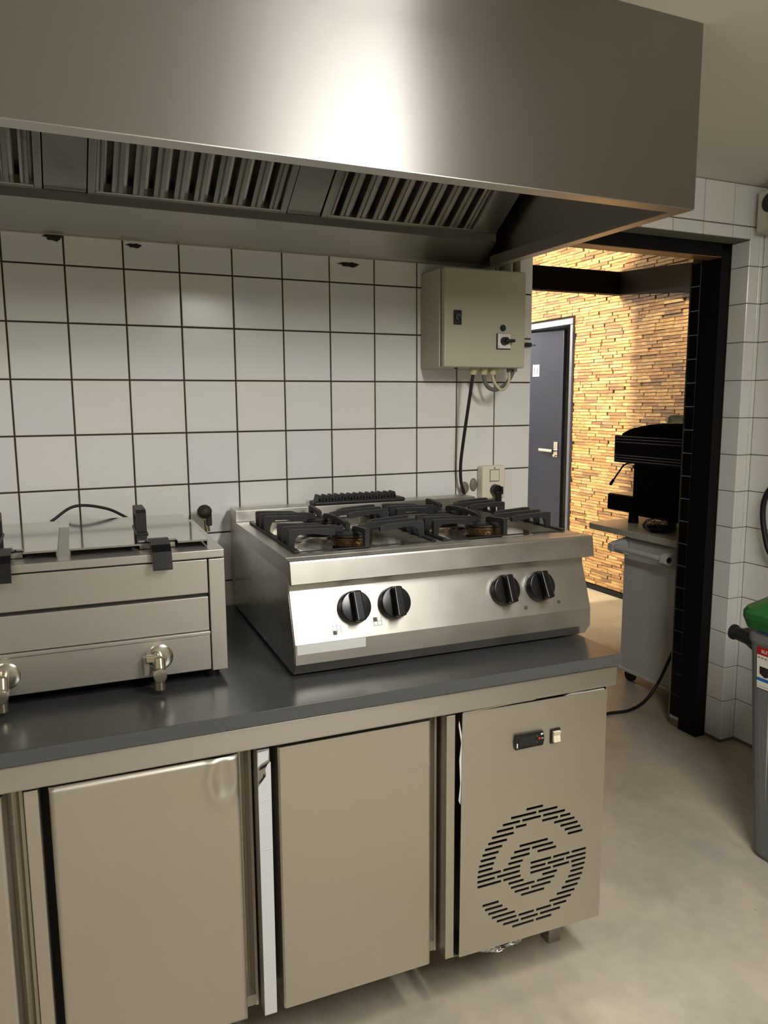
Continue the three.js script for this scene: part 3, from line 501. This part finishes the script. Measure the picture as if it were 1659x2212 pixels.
// ------------------------------------------------------------------ gas stove
const SX0 = -0.787, SX1 = 0.013, ST = 1.13;
{
  const s = onCounter('gas_stove', 'steel four burner gas stove standing on the dark worktop', 'stove', 0, 0, 0);
  const prof = [[-0.80, 0.868], [-0.162, 0.868], [-0.1405, 0.896], [-0.1415, 0.942], [-0.182, 1.056], [-0.182, 1.088], [-0.80, 1.088]];
  mesh('body', extrudeX(prof, SX0 + 0.002, SX1 - 0.002), steelStove, s);
  mesh('side_sheet', extrudeX([[-0.84, 0.872], [-0.166, 0.872], [-0.146, 0.898], [-0.147, 0.94], [-0.186, 1.05], [-0.186, 1.122], [-0.84, 1.122]], SX0 + 0.0003, SX0 + 0.0022), std({ color: steelStove.color, metalness: 1, roughness: 0.34, roughnessMap: roughMap, bumpMap: smudge, bumpScale: 0.001 }), s);
  mesh('front_lip', extrudeX([[-0.20, 1.0885], [-0.20, 1.129], [-0.166, 1.129], [-0.161, 1.1275], [-0.1595, 1.124], [-0.1515, 1.078], [-0.1535, 1.0755], [-0.165, 1.0735], [-0.1725, 1.0765], [-0.180, 1.0885]], SX0 - 0.001, SX1 + 0.012), steelStove, s);
  const wells = [[-0.752, -0.392], [-0.362, -0.012]].map(([a, b]) => [a, b, 0.235, 0.722]);
  const plate = new THREE.Shape([[SX0, 0.20], [SX1, 0.20], [SX1, 0.80], [SX0, 0.80]].map(([x, y]) => new THREE.Vector2(x, y)));
  mesh('top_plate', extrudeY(plate, 1.0885, 1.1295, wells.map(([a, b, c, d]) => rrect(a, b, c, d, 0.035))), steelStove, s);
  mesh('back_ledge', [rbox(SX0, SX1, 1.1297, 1.164, -0.842, -0.763, 0.002, 1), box(SX0, SX1, 0.90, 1.1297, -0.842, -0.80)], steelStove, s);
  const foot = []; for (const x of [SX0 + 0.05, SX1 - 0.05]) for (const z of [-0.21, -0.74]) foot.push([x, z]);
  for (const [x, z] of foot) mesh('foot', cylBetween([x, 0.8622, z], [x, 0.869, z], 0.018, 16), blackPlastic, s);
  // flue grate on the ledge
  const fl = new THREE.Group(); fl.name = 'flue_grate'; s.add(fl);
  mesh('flue_base', rbox(-0.545, -0.24, 1.163, 1.176, -0.822, -0.765, 0.006, 2), iron, fl);
  for (let i = 0; i < 13; i++) { const x = -0.525 + i * 0.0207; mesh('fin', extrudeZ([[x - 0.0095, 1.173], [x - 0.006, 1.185], [x - 0.003, 1.195], [x + 0.003, 1.195], [x + 0.006, 1.185], [x + 0.0095, 1.173]], -0.81, -0.772, [[[x - 0.0035, 1.177], [x + 0.0035, 1.177], [x, 1.188]]]), iron, fl); }
  // burners
  const B = [[-0.572, -0.355], [-0.572, -0.605], [-0.187, -0.355], [-0.187, -0.605]];
  wells.forEach(([a, b, c, d]) => mesh('burner_pan', box(a, b, 1.0875, 1.1075, -d, -c), steelPan, s));
  const capM = std({ color: sr(38, 34, 30), roughness: 0.5, metalness: 0.4 });
  for (const [x, z] of B) {
    const bu = new THREE.Group(); bu.name = 'burner'; s.add(bu);
    const lathe = (pts) => { const g = new THREE.LatheGeometry(pts.map(([r, y]) => new THREE.Vector2(r, y)), 40); g.translate(x, 0.018, z); return g; };
    mesh('pan_dish', lathe([[0.05, 1.094], [0.075, 1.0925], [0.135, 1.101], [0.15, 1.0905]]), steelPan, bu, false);
    mesh('burner_ring', lathe([[0.001, 1.0925], [0.045, 1.0925], [0.043, 1.103], [0.052, 1.104], [0.0535, 1.122], [0.05, 1.124], [0.001, 1.124]]), std({ color: sr(92, 70, 46), roughness: 0.4, metalness: 0.8 }), bu, false);
    mesh('burner_cap', lathe([[0.001, 1.124], [0.051, 1.124], [0.054, 1.126], [0.053, 1.131], [0.045, 1.134], [0.001, 1.1345]]), capM, bu, false);
    const holes = []; for (let k = 0; k < 30; k++) for (const [dy, o] of [[0.109, 0], [0.1165, 0.5]]) { const t = ((k + o) / 30) * Math.PI * 2, g = new THREE.CircleGeometry(0.0022, 8); g.rotateY(Math.PI / 2 - t); g.translate(x + 0.0536 * Math.cos(t), 1.018 + dy, z + 0.0536 * Math.sin(t)); holes.push(g); }
    mesh('flame_ports', holes, std({ color: sr(8, 7, 6), roughness: 0.9, side: THREE.DoubleSide }), bu, false);
  }
  // control knobs on the sloping panel
  const slope = Math.atan2(0.1405 - 0.182 + 0.0, 0.114);   // lean of the panel
  const lean = Math.atan(0.0405 / 0.114);
  [[-0.6385], [-0.5385], [-0.2385], [-0.135]].forEach(([x], i) => {
    const y = 1.008, z = -0.1415 - (y - 0.942) * (0.0405 / 0.114), k = new THREE.Group(); k.name = 'control_knob'; k.position.set(x, y, z); k.rotation.x = -lean; k.scale.setScalar(1.07); s.add(k);
    const lz = (pts) => { const g = new THREE.LatheGeometry(pts.map(([r, h]) => new THREE.Vector2(r, h)), 40); g.rotateX(Math.PI / 2); return g; };
    mesh('knob_skirt', lz([[0.001, 0.0], [0.036, 0.0], [0.0365, 0.004], [0.0345, 0.018], [0.032, 0.021], [0.001, 0.021]]), bakelite, k, false);
    const grip = new THREE.Shape(); grip.moveTo(-0.0105, -0.031); grip.quadraticCurveTo(0, -0.035, 0.0105, -0.031); grip.lineTo(0.0095, 0.031); grip.quadraticCurveTo(0, 0.035, -0.0095, 0.031); grip.lineTo(-0.0105, -0.031);
    const g = extrudeZ(grip, 0.018, 0.043, [], 0.0035); g.rotateZ([0.05, 0.02, 0.06, 0.12][i]); mesh('knob_grip', g, bakelite, k, false);
    const e = new THREE.Mesh(box(-0.0008, 0.0008, -0.03, 0.03, 0.0428, 0.0434), std({ color: sr(120, 120, 120), roughness: 0.4 })); e.name = 'knob_pointer'; e.position.x = -0.0075; e.rotation.z = [0.05, 0.02, 0.06, 0.12][i]; e.castShadow = true; k.add(e);
  });
  // printed burner symbols and the pale label
  const ink = std({ color: sr(70, 58, 44), roughness: 0.5 }), sym = (x, y, geoms, m, name) => { const q = new THREE.Group(); q.name = name; q.position.set(x, y, -0.1413 - (y - 0.942) * (0.0405 / 0.114)); q.rotation.x = -lean; s.add(q); mesh('print', geoms, m, q); };
  const sq = (a, b, w) => box(a, a + w, b, b + w, 0, 0.0006), lineG = (a, b, c, d) => box(a, c, b, d, 0, 0.0005);
  sym(-0.6945, 0.954, [sq(0, 0, 0.009), lineG(0.0, 0.010, 0.02, 0.0107), lineG(0.0, 0.02, 0.02, 0.0207), lineG(0.0, 0, 0.0006, 0.02), lineG(0.0098, 0, 0.0104, 0.02), lineG(0.0197, 0, 0.0203, 0.02)], ink, 'burner_symbol');
  sym(-0.594, 0.963, [sq(0, 0.010, 0.009), lineG(0.0, 0.0, 0.02, 0.0007), lineG(0.0, 0.0095, 0.02, 0.0102), lineG(0.0, 0, 0.0006, 0.02), lineG(0.0098, 0, 0.0104, 0.02), lineG(0.0197, 0, 0.0203, 0.02)], ink, 'burner_symbol');
  sym(-0.187, 0.957, [sq(0, 0, 0.009)], ink, 'burner_symbol'); sym(-0.087, 0.961, [sq(0, 0, 0.009)], ink, 'burner_symbol');
  mesh('pale_label', box(SX0 + 0.006, -0.618, 0.919, 0.941, -0.1413, -0.1407), std({ color: sr(205, 207, 204), roughness: 0.4 }), s);
}
// cast iron pan grates, one over each burner
{
  function makeGrate(label, lx, lz) {
    const g = onCounter('pan_grate', label, 'grate', lx, 1.1305, lz, undefined);
    const X = 0.183, Z = 0.1195, y0 = 0, top = 0.044, w = 0.0115;
    mesh('base_frame', [box(-X, X, y0, y0 + 0.0025, -Z, -Z + 0.006), box(-X, X, y0, y0 + 0.0025, Z - 0.006, Z), box(-X, -X + w, y0, y0 + 0.006, -Z, Z), box(X - w, X, y0, y0 + 0.006, -Z, Z)], iron, g);
    const finger = (ax, az, bx2, bz) => {             // upright leg on the frame with an arm towards the burner
      const dx = bx2 - ax, dz = bz - az, L = Math.hypot(dx, dz), a = Math.atan2(dx, dz);
      const p = extrudeX([[0, y0], [0, top - 0.003], [0.003, top], [0.02, top], [L * 0.85, top - 0.004], [L, top - 0.009], [L, top - 0.020], [L * 0.9, top - 0.021], [L * 0.5, top - 0.013], [0.03, top - 0.012], [0.019, top - 0.018], [0.0145, top - 0.03], [0.013, y0]], -w / 2, w / 2);
      p.rotateY(a); p.translate(ax, 0, az); mesh('finger', p, iron, g);
    };
    const E = 0.004;
    for (const sx of [-1, 1]) { finger(sx * (X - E), 0, sx * 0.022, 0); finger(sx * (X - E), -0.052, sx * 0.06, -0.046); finger(sx * (X - E), 0.052, sx * 0.06, 0.046); }
    for (const sz of [-1, 1]) finger(0, sz * (Z - E), 0, sz * 0.022);
    return g;
  }
  makeGrate('cast iron pan grate over the front left burner of the stove', -0.572, -0.36);
  makeGrate('cast iron pan grate over the rear left burner of the stove', -0.572, -0.60);
  makeGrate('cast iron pan grate over the front right burner of the stove', -0.187, -0.36);
  makeGrate('cast iron pan grate over the rear right burner of the stove', -0.187, -0.60);
}

// ------------------------------------------------------------------ deep fryer
const FX = -0.921, FZ = -0.2155;
let fryer;
{
  const f = fryer = onCounter('deep_fryer', 'steel twin deep fryer at the left of the dark worktop', 'fryer', FX, 0.8622, FZ);
  const L = -0.70;
  mesh('body', box(L, -0.003, 0.024, 0.275, -0.46, -0.032), steelDull, f);
  mesh('top_rim', rbox(L, 0, 0.279, 0.2975, -0.465, 0.002, 0.0025, 2), steel, f);
  mesh('side_column', rbox(-0.0355, 0, 0.022, 0.2765, -0.46, 0, 0.002, 1), steel, f);
  mesh('front_sheet', rbox(L, -0.0375, 0.2005, 0.2765, -0.0315, -0.0008, 0.002, 1), steel, f);
  mesh('front_sheet', rbox(L, -0.0375, 0.1155, 0.1925, -0.03, -0.0035, 0.002, 1), steel, f);
  mesh('front_ledge', rbox(L, -0.0365, 0.106, 0.1145, -0.03, 0.003, 0.002, 1), steel, f);
  mesh('front_sheet', rbox(L, -0.037, 0.026, 0.1065, -0.03, 0.0005, 0.002, 1), steel, f);
  for (const x of [-0.03, -0.65]) for (const z of [-0.04, -0.42]) mesh('foot', cylBetween([x, 0, z], [x, 0.026, z], 0.015, 14), blackPlastic, f);
  for (const x of [-0.1475, -0.449]) {
    const k = new THREE.Group(); k.name = 'drain_tap'; k.position.set(x, 0.0685, 0.0005); f.add(k);
    const ros = new THREE.LatheGeometry([[0.001, 0.004], [0.014, 0.005], [0.024, 0.003], [0.0285, 0]].map(([r, h]) => new THREE.Vector2(r, h)), 32); ros.rotateX(Math.PI / 2); mesh('rosette', ros, chrome, k, false);
    mesh('valve_body', [cylBetween([-0.004, 0.002, 0.002], [-0.004, 0.002, 0.035], 0.013, 20), rbox(-0.032, -0.004, 0.0, 0.016, 0.018, 0.034, 0.003), cylBetween([-0.004, 0.006, 0.03], [-0.004, -0.022, 0.042], 0.012, 20)], brass, k);
    mesh('valve_knob', [cylBetween([-0.006, -0.022, 0.028], [-0.006, -0.022, 0.058], 0.0145, 24), cylBetween([-0.006, -0.022, 0.058], [-0.006, -0.022, 0.060], 0.0145, 24, 0.0125)], chrome, k);
    mesh('spout', [cylBetween([-0.006, -0.02, 0.042], [-0.006, -0.055, 0.042], 0.0115, 20, 0.0125)], brass, k);
    mesh('lever_plate', [rbox(-0.036, -0.024, -0.03, 0.012, 0.012, 0.026, 0.002)], steelDull, k);
  }
}
{
  const lidSteel = std({ color: new THREE.Color().setRGB(0.58, 0.57, 0.54), metalness: 1, roughness: 0.13, roughnessMap: roughMap, bumpMap: smudge, bumpScale: 0.0003 });
  const lids = [['right', FX - 0.030, -0.285], ['left', FX - 0.338, -0.285]];
  for (const [side, x1, wid] of lids) {
    const x0 = x1 + wid, t = new THREE.Group(), W = -wid / 2; t.name = 'lid'; t.position.set((x0 + x1) / 2 - FX, 1.1602 - 0.8622, -0.235); fryer.add(t);
    const s = new THREE.Shape([[-W, -0.205], [-0.002, -0.205], [-0.002, -0.165], [0.078, -0.165], [0.078, -0.205], [W, -0.205], [W, 0.215], [-W, 0.215]].map(([x, y]) => new THREE.Vector2(x, y)));
    const sheetG = extrudeY(s, 0.014, 0.018); mesh('sheet', sheetG, lidSteel, t);
    mesh('rim', [box(-W, -W + 0.002, 0.002, 0.0145, -0.215, 0.205), box(W - 0.002, W, 0.002, 0.0145, -0.215, 0.205), box(-W, W, 0.002, 0.0145, -0.215, -0.213)], lidSteel, t);
    const h = extrudeX([[-0.055, 0.018], [-0.055, 0.066], [-0.047, 0.073], [0.045, 0.073], [0.053, 0.066], [0.053, 0.018], [0.04, 0.018], [0.04, 0.056], [-0.042, 0.056], [-0.042, 0.018]], -0.011, 0.011); h.translate(0.014, 0, 0.02); mesh('handle', h, blackPlastic, t);
    mesh('handle_foot', rbox(0.001, 0.027, 0.0175, 0.022, -0.05, 0.09, 0.002, 1), blackPlastic, t);
    const b = new THREE.Group(); b.name = 'basket_handle'; b.position.copy(t.position); fryer.add(b);
    mesh('grip', extrudeX([[0.16, 0.012], [0.172, 0.024], [0.20, 0.027], [0.238, 0.019], [0.254, 0.006], [0.266, -0.028], [0.258, -0.033], [0.247, -0.006], [0.232, 0.006], [0.20, 0.011]], 0.018, 0.058), bakelite, b);
    mesh('hook_plate', box(0.0, 0.075, 0.001, 0.0115, 0.12, 0.175), steelDull, b);
  }
}
solo('cable', tube([cw(FX - 0.16, 1.165, -0.70), cw(FX - 0.22, 1.195, -0.735), cw(FX - 0.30, 1.205, -0.74), cw(FX - 0.36, 1.17, -0.72)].map((p) => [p[0], p[1], p[2]]), 0.004, 40, 8), rubber, 'black cord arching behind the left fryer lid', 'cord', undefined, false);

// ------------------------------------------------------------------ bin and things at the right wall
{
  const b = thing('waste_bin', 'grey plastic bin with green lid at the right wall', 'bin', [2.10, 0, 0.64]);
  const greyP = std({ color: sr(104, 107, 106), roughness: 0.5, bumpMap: smudge, bumpScale: 0.0008 }), greenP = std({ color: sr(36, 92, 46), roughness: 0.42 });
  const ring = (y, x0, x1, z0, z1, r) => { const o = []; for (const [cx, cz, a0] of [[x0 + r, z0 + r, Math.PI], [x1 - r, z0 + r, 1.5 * Math.PI], [x1 - r, z1 - r, 0], [x0 + r, z1 - r, 0.5 * Math.PI]]) for (let i = 0; i <= 5; i++) { const a = a0 + (i / 5) * Math.PI / 2; o.push([cx + r * Math.cos(a), y, cz + r * Math.sin(a)]); } return o; };
  const loft = (rings, capTop, capBot) => { const v = [], n = rings[0].length; for (let k = 0; k + 1 < rings.length; k++) for (let i = 0; i < n; i++) { const j = (i + 1) % n, a = rings[k][i], c = rings[k][j], d = rings[k + 1][j], e = rings[k + 1][i]; v.push(...a, ...e, ...d, ...a, ...d, ...c); } const cap = (r, up) => { const c = [0, 1, 2].map((q) => r.reduce((s, p) => s + p[q], 0) / n); for (let i = 0; i < n; i++) { const j = (i + 1) % n; v.push(...c, ...(up ? r[j] : r[i]), ...(up ? r[i] : r[j])); } }; if (capTop) cap(rings[rings.length - 1], true); if (capBot) cap(rings[0], false); const g = new THREE.BufferGeometry(); g.setAttribute('position', new THREE.BufferAttribute(new Float32Array(v), 3)); g.computeVertexNormals(); return g; };
  mesh('container', loft([ring(0.0, 0.012, 0.42, 0.03, 0.50, 0.05), ring(0.02, 0.0, 0.43, 0.018, 0.51, 0.055), ring(0.72, -0.052, 0.48, 0.012, 0.56, 0.04), ring(0.735, -0.058, 0.49, 0.006, 0.57, 0.04), ring(0.785, -0.060, 0.492, 0.004, 0.572, 0.04)], true, true), greyP, b);
  mesh('corner_rib', cylBetween([0.004, 0.03, 0.085], [-0.049, 0.70, 0.10], 0.004, 8), std({ color: sr(168, 168, 160), roughness: 0.6 }), b);
  mesh('lid', loft([ring(0.775, -0.066, 0.505, -0.002, 0.585, 0.045), ring(0.806, -0.077, 0.52, -0.012, 0.60, 0.05), ring(0.824, -0.077, 0.52, -0.012, 0.598, 0.05), ring(0.838, -0.07, 0.51, -0.005, 0.59, 0.05), ring(0.868, -0.03, 0.47, 0.03, 0.55, 0.06), ring(0.874, 0.0, 0.44, 0.06, 0.52, 0.05)], true, true), greenP, b);
  mesh('bag_edge', box(-0.064, -0.059, 0.768, 0.781, 0.06, 0.5), std({ color: sr(28, 60, 100), roughness: 0.4 }), b);
  mesh('rear_handle', [cylBetween([0.055, 0.685, 0.04], [0.06, 0.70, -0.125], 0.022, 20), cylBetween([0.06, 0.70, -0.125], [0.06, 0.70, -0.133], 0.026, 20), cylBetween([0.06, 0.70, -0.10], [0.40, 0.70, -0.10], 0.018, 16), cylBetween([0.055, 0.63, 0.04], [0.06, 0.685, -0.08], 0.011, 12)], std({ color: sr(44, 46, 46), roughness: 0.5 }), b);
  // printed sticker on the side facing the room
  const cv = document.createElement('canvas'); cv.width = 256; cv.height = 320; const c = cv.getContext('2d');
  c.fillStyle = '#d9d6cc'; c.fillRect(0, 0, 256, 320); c.fillStyle = '#9c1f1c'; c.fillRect(0, 0, 256, 62); c.fillStyle = '#e8ded8'; c.font = 'bold 34px sans-serif'; c.fillText('SLITS', 34, 44); c.fillStyle = '#8f4a44'; c.font = 'bold 20px sans-serif'; for (let q = 0; q < 9; q++) c.fillRect(6 + q * 28, 78 + (q % 3), 20, 9);
  c.fillStyle = '#2a2524'; c.beginPath(); c.moveTo(22, 150); c.lineTo(110, 150); c.lineTo(110, 214); c.lineTo(64, 232); c.lineTo(22, 206); c.fill(); c.fillStyle = '#8a8f96'; c.fillRect(130, 154, 110, 60); c.fillStyle = '#2c64a6'; c.fillRect(0, 238, 256, 26); c.fillStyle = '#b9b3a4'; c.fillRect(0, 300, 256, 8);
  const st = new THREE.CanvasTexture(cv); st.colorSpace = THREE.SRGBColorSpace;
  const pl = new THREE.PlaneGeometry(0.11, 0.135); pl.rotateY(-Math.PI / 2); pl.rotateZ(-Math.atan(0.052 / 0.70) * -1); pl.translate(-0.0500, 0.655, 0.11); const stick = mesh('sticker', pl, std({ map: st, roughness: 0.4 }), b, false); stick.userData.label = 'white sticker with red and blue bands';
}
{
  const h = thing('rubber_hose', 'black hose hanging in a loop on the right tiled wall', 'hose', [0, 0, 0]);
  mesh('tube', tube([[2.70, 1.16, 0.225], [2.70, 1.12, 0.18], [2.70, 1.065, 0.159], [2.70, 1.00, 0.160], [2.70, 0.94, 0.174], [2.70, 0.88, 0.195], [2.70, 0.84, 0.23]], 0.011, 40, 12), rubber, h, false);
  mesh('hook', cylBetween([2.69, 1.165, 0.228], [2.752, 1.165, 0.228], 0.006, 10), steelDull, h);
  const d = thing('wall_speaker', 'cream wall box with round black front below the ceiling', 'speaker', [XC, 2.205, 0.135]);
  mesh('case', rbox(-0.085, 0, -0.085, 0.075, -0.068, 0.075, 0.012, 3), std({ color: sr(196, 190, 172), roughness: 0.5 }), d);
  mesh('front_disc', cylBetween([-0.085, 0.02, -0.005], [-0.089, 0.02, -0.005], 0.036, 28), blackPlastic, d);
  mesh('eye', cylBetween([-0.085, -0.036, -0.005], [-0.088, -0.036, -0.005], 0.006, 16), blackPlastic, d);
}

// ------------------------------------------------------------------ trolley, board and coffee machine behind the doorway
{
  const t = thing('serving_trolley', 'grey metal trolley with push handle behind the doorway', 'trolley', [2.8, 0, -0.55]);
  const g = std({ color: sr(196, 197, 197), roughness: 0.36 });
  mesh('side_panel', rbox(0, 0.02, 0.075, 0.792, -0.185, 0.26, 0.006, 2), g, t);
  mesh('bottom_fold', rbox(-0.012, 0.01, 0.068, 0.082, -0.185, 0.26, 0.004, 2), g, t);
  mesh('cabinet', box(0.02, 0.46, 0.09, 0.79, -0.18, 0.255), g, t);
  const hd2 = new THREE.Group(); hd2.name = 'push_handle'; t.add(hd2);
  mesh('bar', cylBetween([-0.095, 0.735, -0.16], [-0.095, 0.735, 0.175], 0.013, 18), g, hd2);
  mesh('back_rail', rbox(-0.012, 0, 0.722, 0.77, -0.14, 0.15, 0.003, 1), g, hd2);
  for (const [z, s] of [[-0.175, 'a'], [0.185, 'b']]) {
    const br = extrudeZ([[0.0, 0.685], [0.0, 0.778], [-0.085, 0.762], [-0.112, 0.752], [-0.115, 0.722], [-0.10, 0.712]], z - 0.008, z + 0.028, [], 0.003); mesh('bracket', br, g, hd2);
    mesh('bracket_cap', cylBetween([-0.095, 0.737, z + 0.03], [-0.095, 0.737, z + 0.034], 0.014, 18), chrome, hd2);
  }
  for (const [x, z] of [[0.05, -0.155], [0.05, 0.22], [0.40, -0.155], [0.40, 0.22]]) {
    const c = new THREE.Group(); c.name = 'castor'; t.add(c);
    mesh('wheel', cylBetween([x - 0.012, 0.032, z], [x + 0.012, 0.032, z], 0.032, 24), rubber, c);
    mesh('fork', [rbox(x - 0.02, x + 0.02, 0.05, 0.075, z - 0.02, z + 0.03, 0.004, 1), rbox(x - 0.018, x - 0.014, 0.02, 0.06, z - 0.012, z + 0.055, 0.002, 1)], blackPlastic, c);
  }
  const bd = thing('serving_board', 'pale grey board lying on the metal trolley', 'board', [2.745, 0.7925, -0.60]);
  const o = new THREE.Shape(); o.moveTo(0, -0.5); o.lineTo(0, 0.33); o.quadraticCurveTo(0.0, 0.375, 0.05, 0.375); o.lineTo(0.56, 0.375); o.lineTo(0.56, -0.36 + -0.14); o.lineTo(0, -0.5);
  mesh('slab', extrudeY(o, 0, 0.032, [], 0.002), std({ color: sr(186, 184, 172), roughness: 0.25 }), bd);
  const TB = 0.8247;
  const m = thing('coffee_machine', 'black coffee machine with silver lines standing on the grey board', 'coffee machine', [2.92, TB, 0]);
  const bk = std({ color: sr(14, 14, 16), roughness: 0.22 }), bkm = std({ color: sr(7, 7, 8), roughness: 0.5, specularIntensity: 0.25 });
  const W = 0.36, y0 = -TB;
  mesh('body', extrudeX([[-0.822, 0.885 + y0], [-0.822, 1.147 + y0], [-0.36, 1.147 + y0], [-0.36, 0.872 + y0], [-0.80, 0.872 + y0]], 0.004, W - 0.004), bkm, m);
  mesh('head', rbox(0, W, 1.146 + y0, 1.292 + y0, -0.975, -0.36, 0.004, 2), bk, m);
  const hood = [[-0.925, 1.29 + y0]]; for (let i = 0; i <= 10; i++) { const u = i / 10; hood.push([-0.925 + 0.02 * Math.min(1, u * 4) + 0.30 * u, 1.30 + y0 + 0.018 * Math.min(1, u * 6) + 0.043 * Math.sin(u * Math.PI / 2)]); } hood.push([-0.36, 1.363 + y0], [-0.36, 1.29 + y0]);
  mesh('top_cover', extrudeX(hood, 0.006, W - 0.006), bkm, m);
  mesh('drip_tray', rbox(0, W, 0.882 + y0, 0.968 + y0, -1.015, -0.815, 0.004, 2), bkm, m);
  const tm = std({ color: sr(176, 178, 182), roughness: 0.35 });
  for (const y of [1.286, 1.272, 1.256, 1.186, 1.172, 1.158]) mesh('trim_line', box(-0.002, 0.001, y + y0 - 0.0012, y + y0 + 0.0012, -0.972, -0.37), tm, m);
  mesh('steam_wand', [tube([[0.02, 1.15 + y0, -0.83], [0.015, 1.135 + y0, -0.905], [0.01, 1.09 + y0, -0.945], [0.005, 1.025 + y0, -0.995]], 0.0045, 30, 8), cylBetween([0.006, 1.045 + y0, -0.98], [0.004, 1.018 + y0, -1.0], 0.008, 12)], bkm, m, false);
  mesh('tray_grid', box(0.01, W - 0.01, 0.968 + y0, 0.972 + y0, -1.01, -0.825), std({ color: new THREE.Color().setRGB(0.5, 0.48, 0.44), metalness: 1, roughness: 0.4 }), m);
  for (const [x, z] of [[0.04, -0.85], [0.32, -0.85], [0.04, -0.42], [0.32, -0.42]]) mesh('foot', [cylBetween([x, 0, z], [x, 0.06, z], 0.028, 20, 0.024)], bkm, m);
  const glass = std({ color: sr(225, 232, 228), roughness: 0.08, transmission: 0.75, thickness: 0, ior: 1.45 });
  [[2.99, -0.60, 'left'], [2.985, -0.485, 'right']].forEach(([x, z, s]) => {
    const c = thing('glass_cup', s + ' glass cup on top of the coffee machine', 'cup', [x, 1.3605, z], 0, undefined);
    const l = new THREE.LatheGeometry([[0.001, 0.0], [0.048, 0.0], [0.052, 0.004], [0.050, 0.034], [0.042, 0.046], [0.001, 0.047], [0.001, 0.044], [0.040, 0.043], [0.047, 0.032], [0.049, 0.005], [0.001, 0.003]].map(([r, y]) => new THREE.Vector2(r, y)), 32); mesh('bowl', l, glass, c, false);
    const h = new THREE.TorusGeometry(0.013, 0.0035, 8, 24); h.rotateY(Math.PI / 2); h.translate(-0.01, 0.018, -0.056); mesh('ear', h, glass, c, false);
  });
  // wire basket
  const wb = thing('wire_basket', 'black faceted wire basket at the edge of the grey board', 'basket', [2.845, TB, -0.545]);
  const R = (r, y, o) => Array.from({ length: 6 }, (_, i) => [r * Math.cos(i * Math.PI / 3 + o), y, r * Math.sin(i * Math.PI / 3 + o)]);
  const a = R(0.045, 0.004, 0.2), bb = R(0.088, 0.03, 0.2), c2 = R(0.06, 0.062, 0.72), wires = [];
  for (let i = 0; i < 6; i++) { const j = (i + 1) % 6; for (const [p, q] of [[a[i], a[j]], [a[i], bb[i]], [bb[i], bb[j]], [bb[i], c2[i]], [bb[j], c2[i]], [c2[i], c2[j]], [a[i], [0, 0.004, 0]]]) wires.push(cylBetween(p, q, 0.0022, 6)); }
  mesh('wires', wires, blackPlastic, wb);
  mesh('dark_bowl', (() => { const l = new THREE.LatheGeometry([[0.001, 0.006], [0.042, 0.008], [0.06, 0.028], [0.058, 0.03], [0.04, 0.011], [0.001, 0.009]].map(([r, y]) => new THREE.Vector2(r, y)), 24); return l; })(), bkm, wb, false);
}
solo('floor_cable', tube([[2.05, 0.008, -0.36], [2.30, 0.008, -0.385], [2.44, 0.008, -0.40], [2.55, 0.009, -0.385], [2.66, 0.03, -0.40], [2.735, 0.10, -0.40], [2.765, 0.2, -0.375], [2.78, 0.30, -0.345], [2.785, 0.36, -0.33]], 0.0075, 70, 10), rubber, 'black cable curving over the floor to the grey trolley', 'cable', undefined, false);

renderer.render(scene, camera);
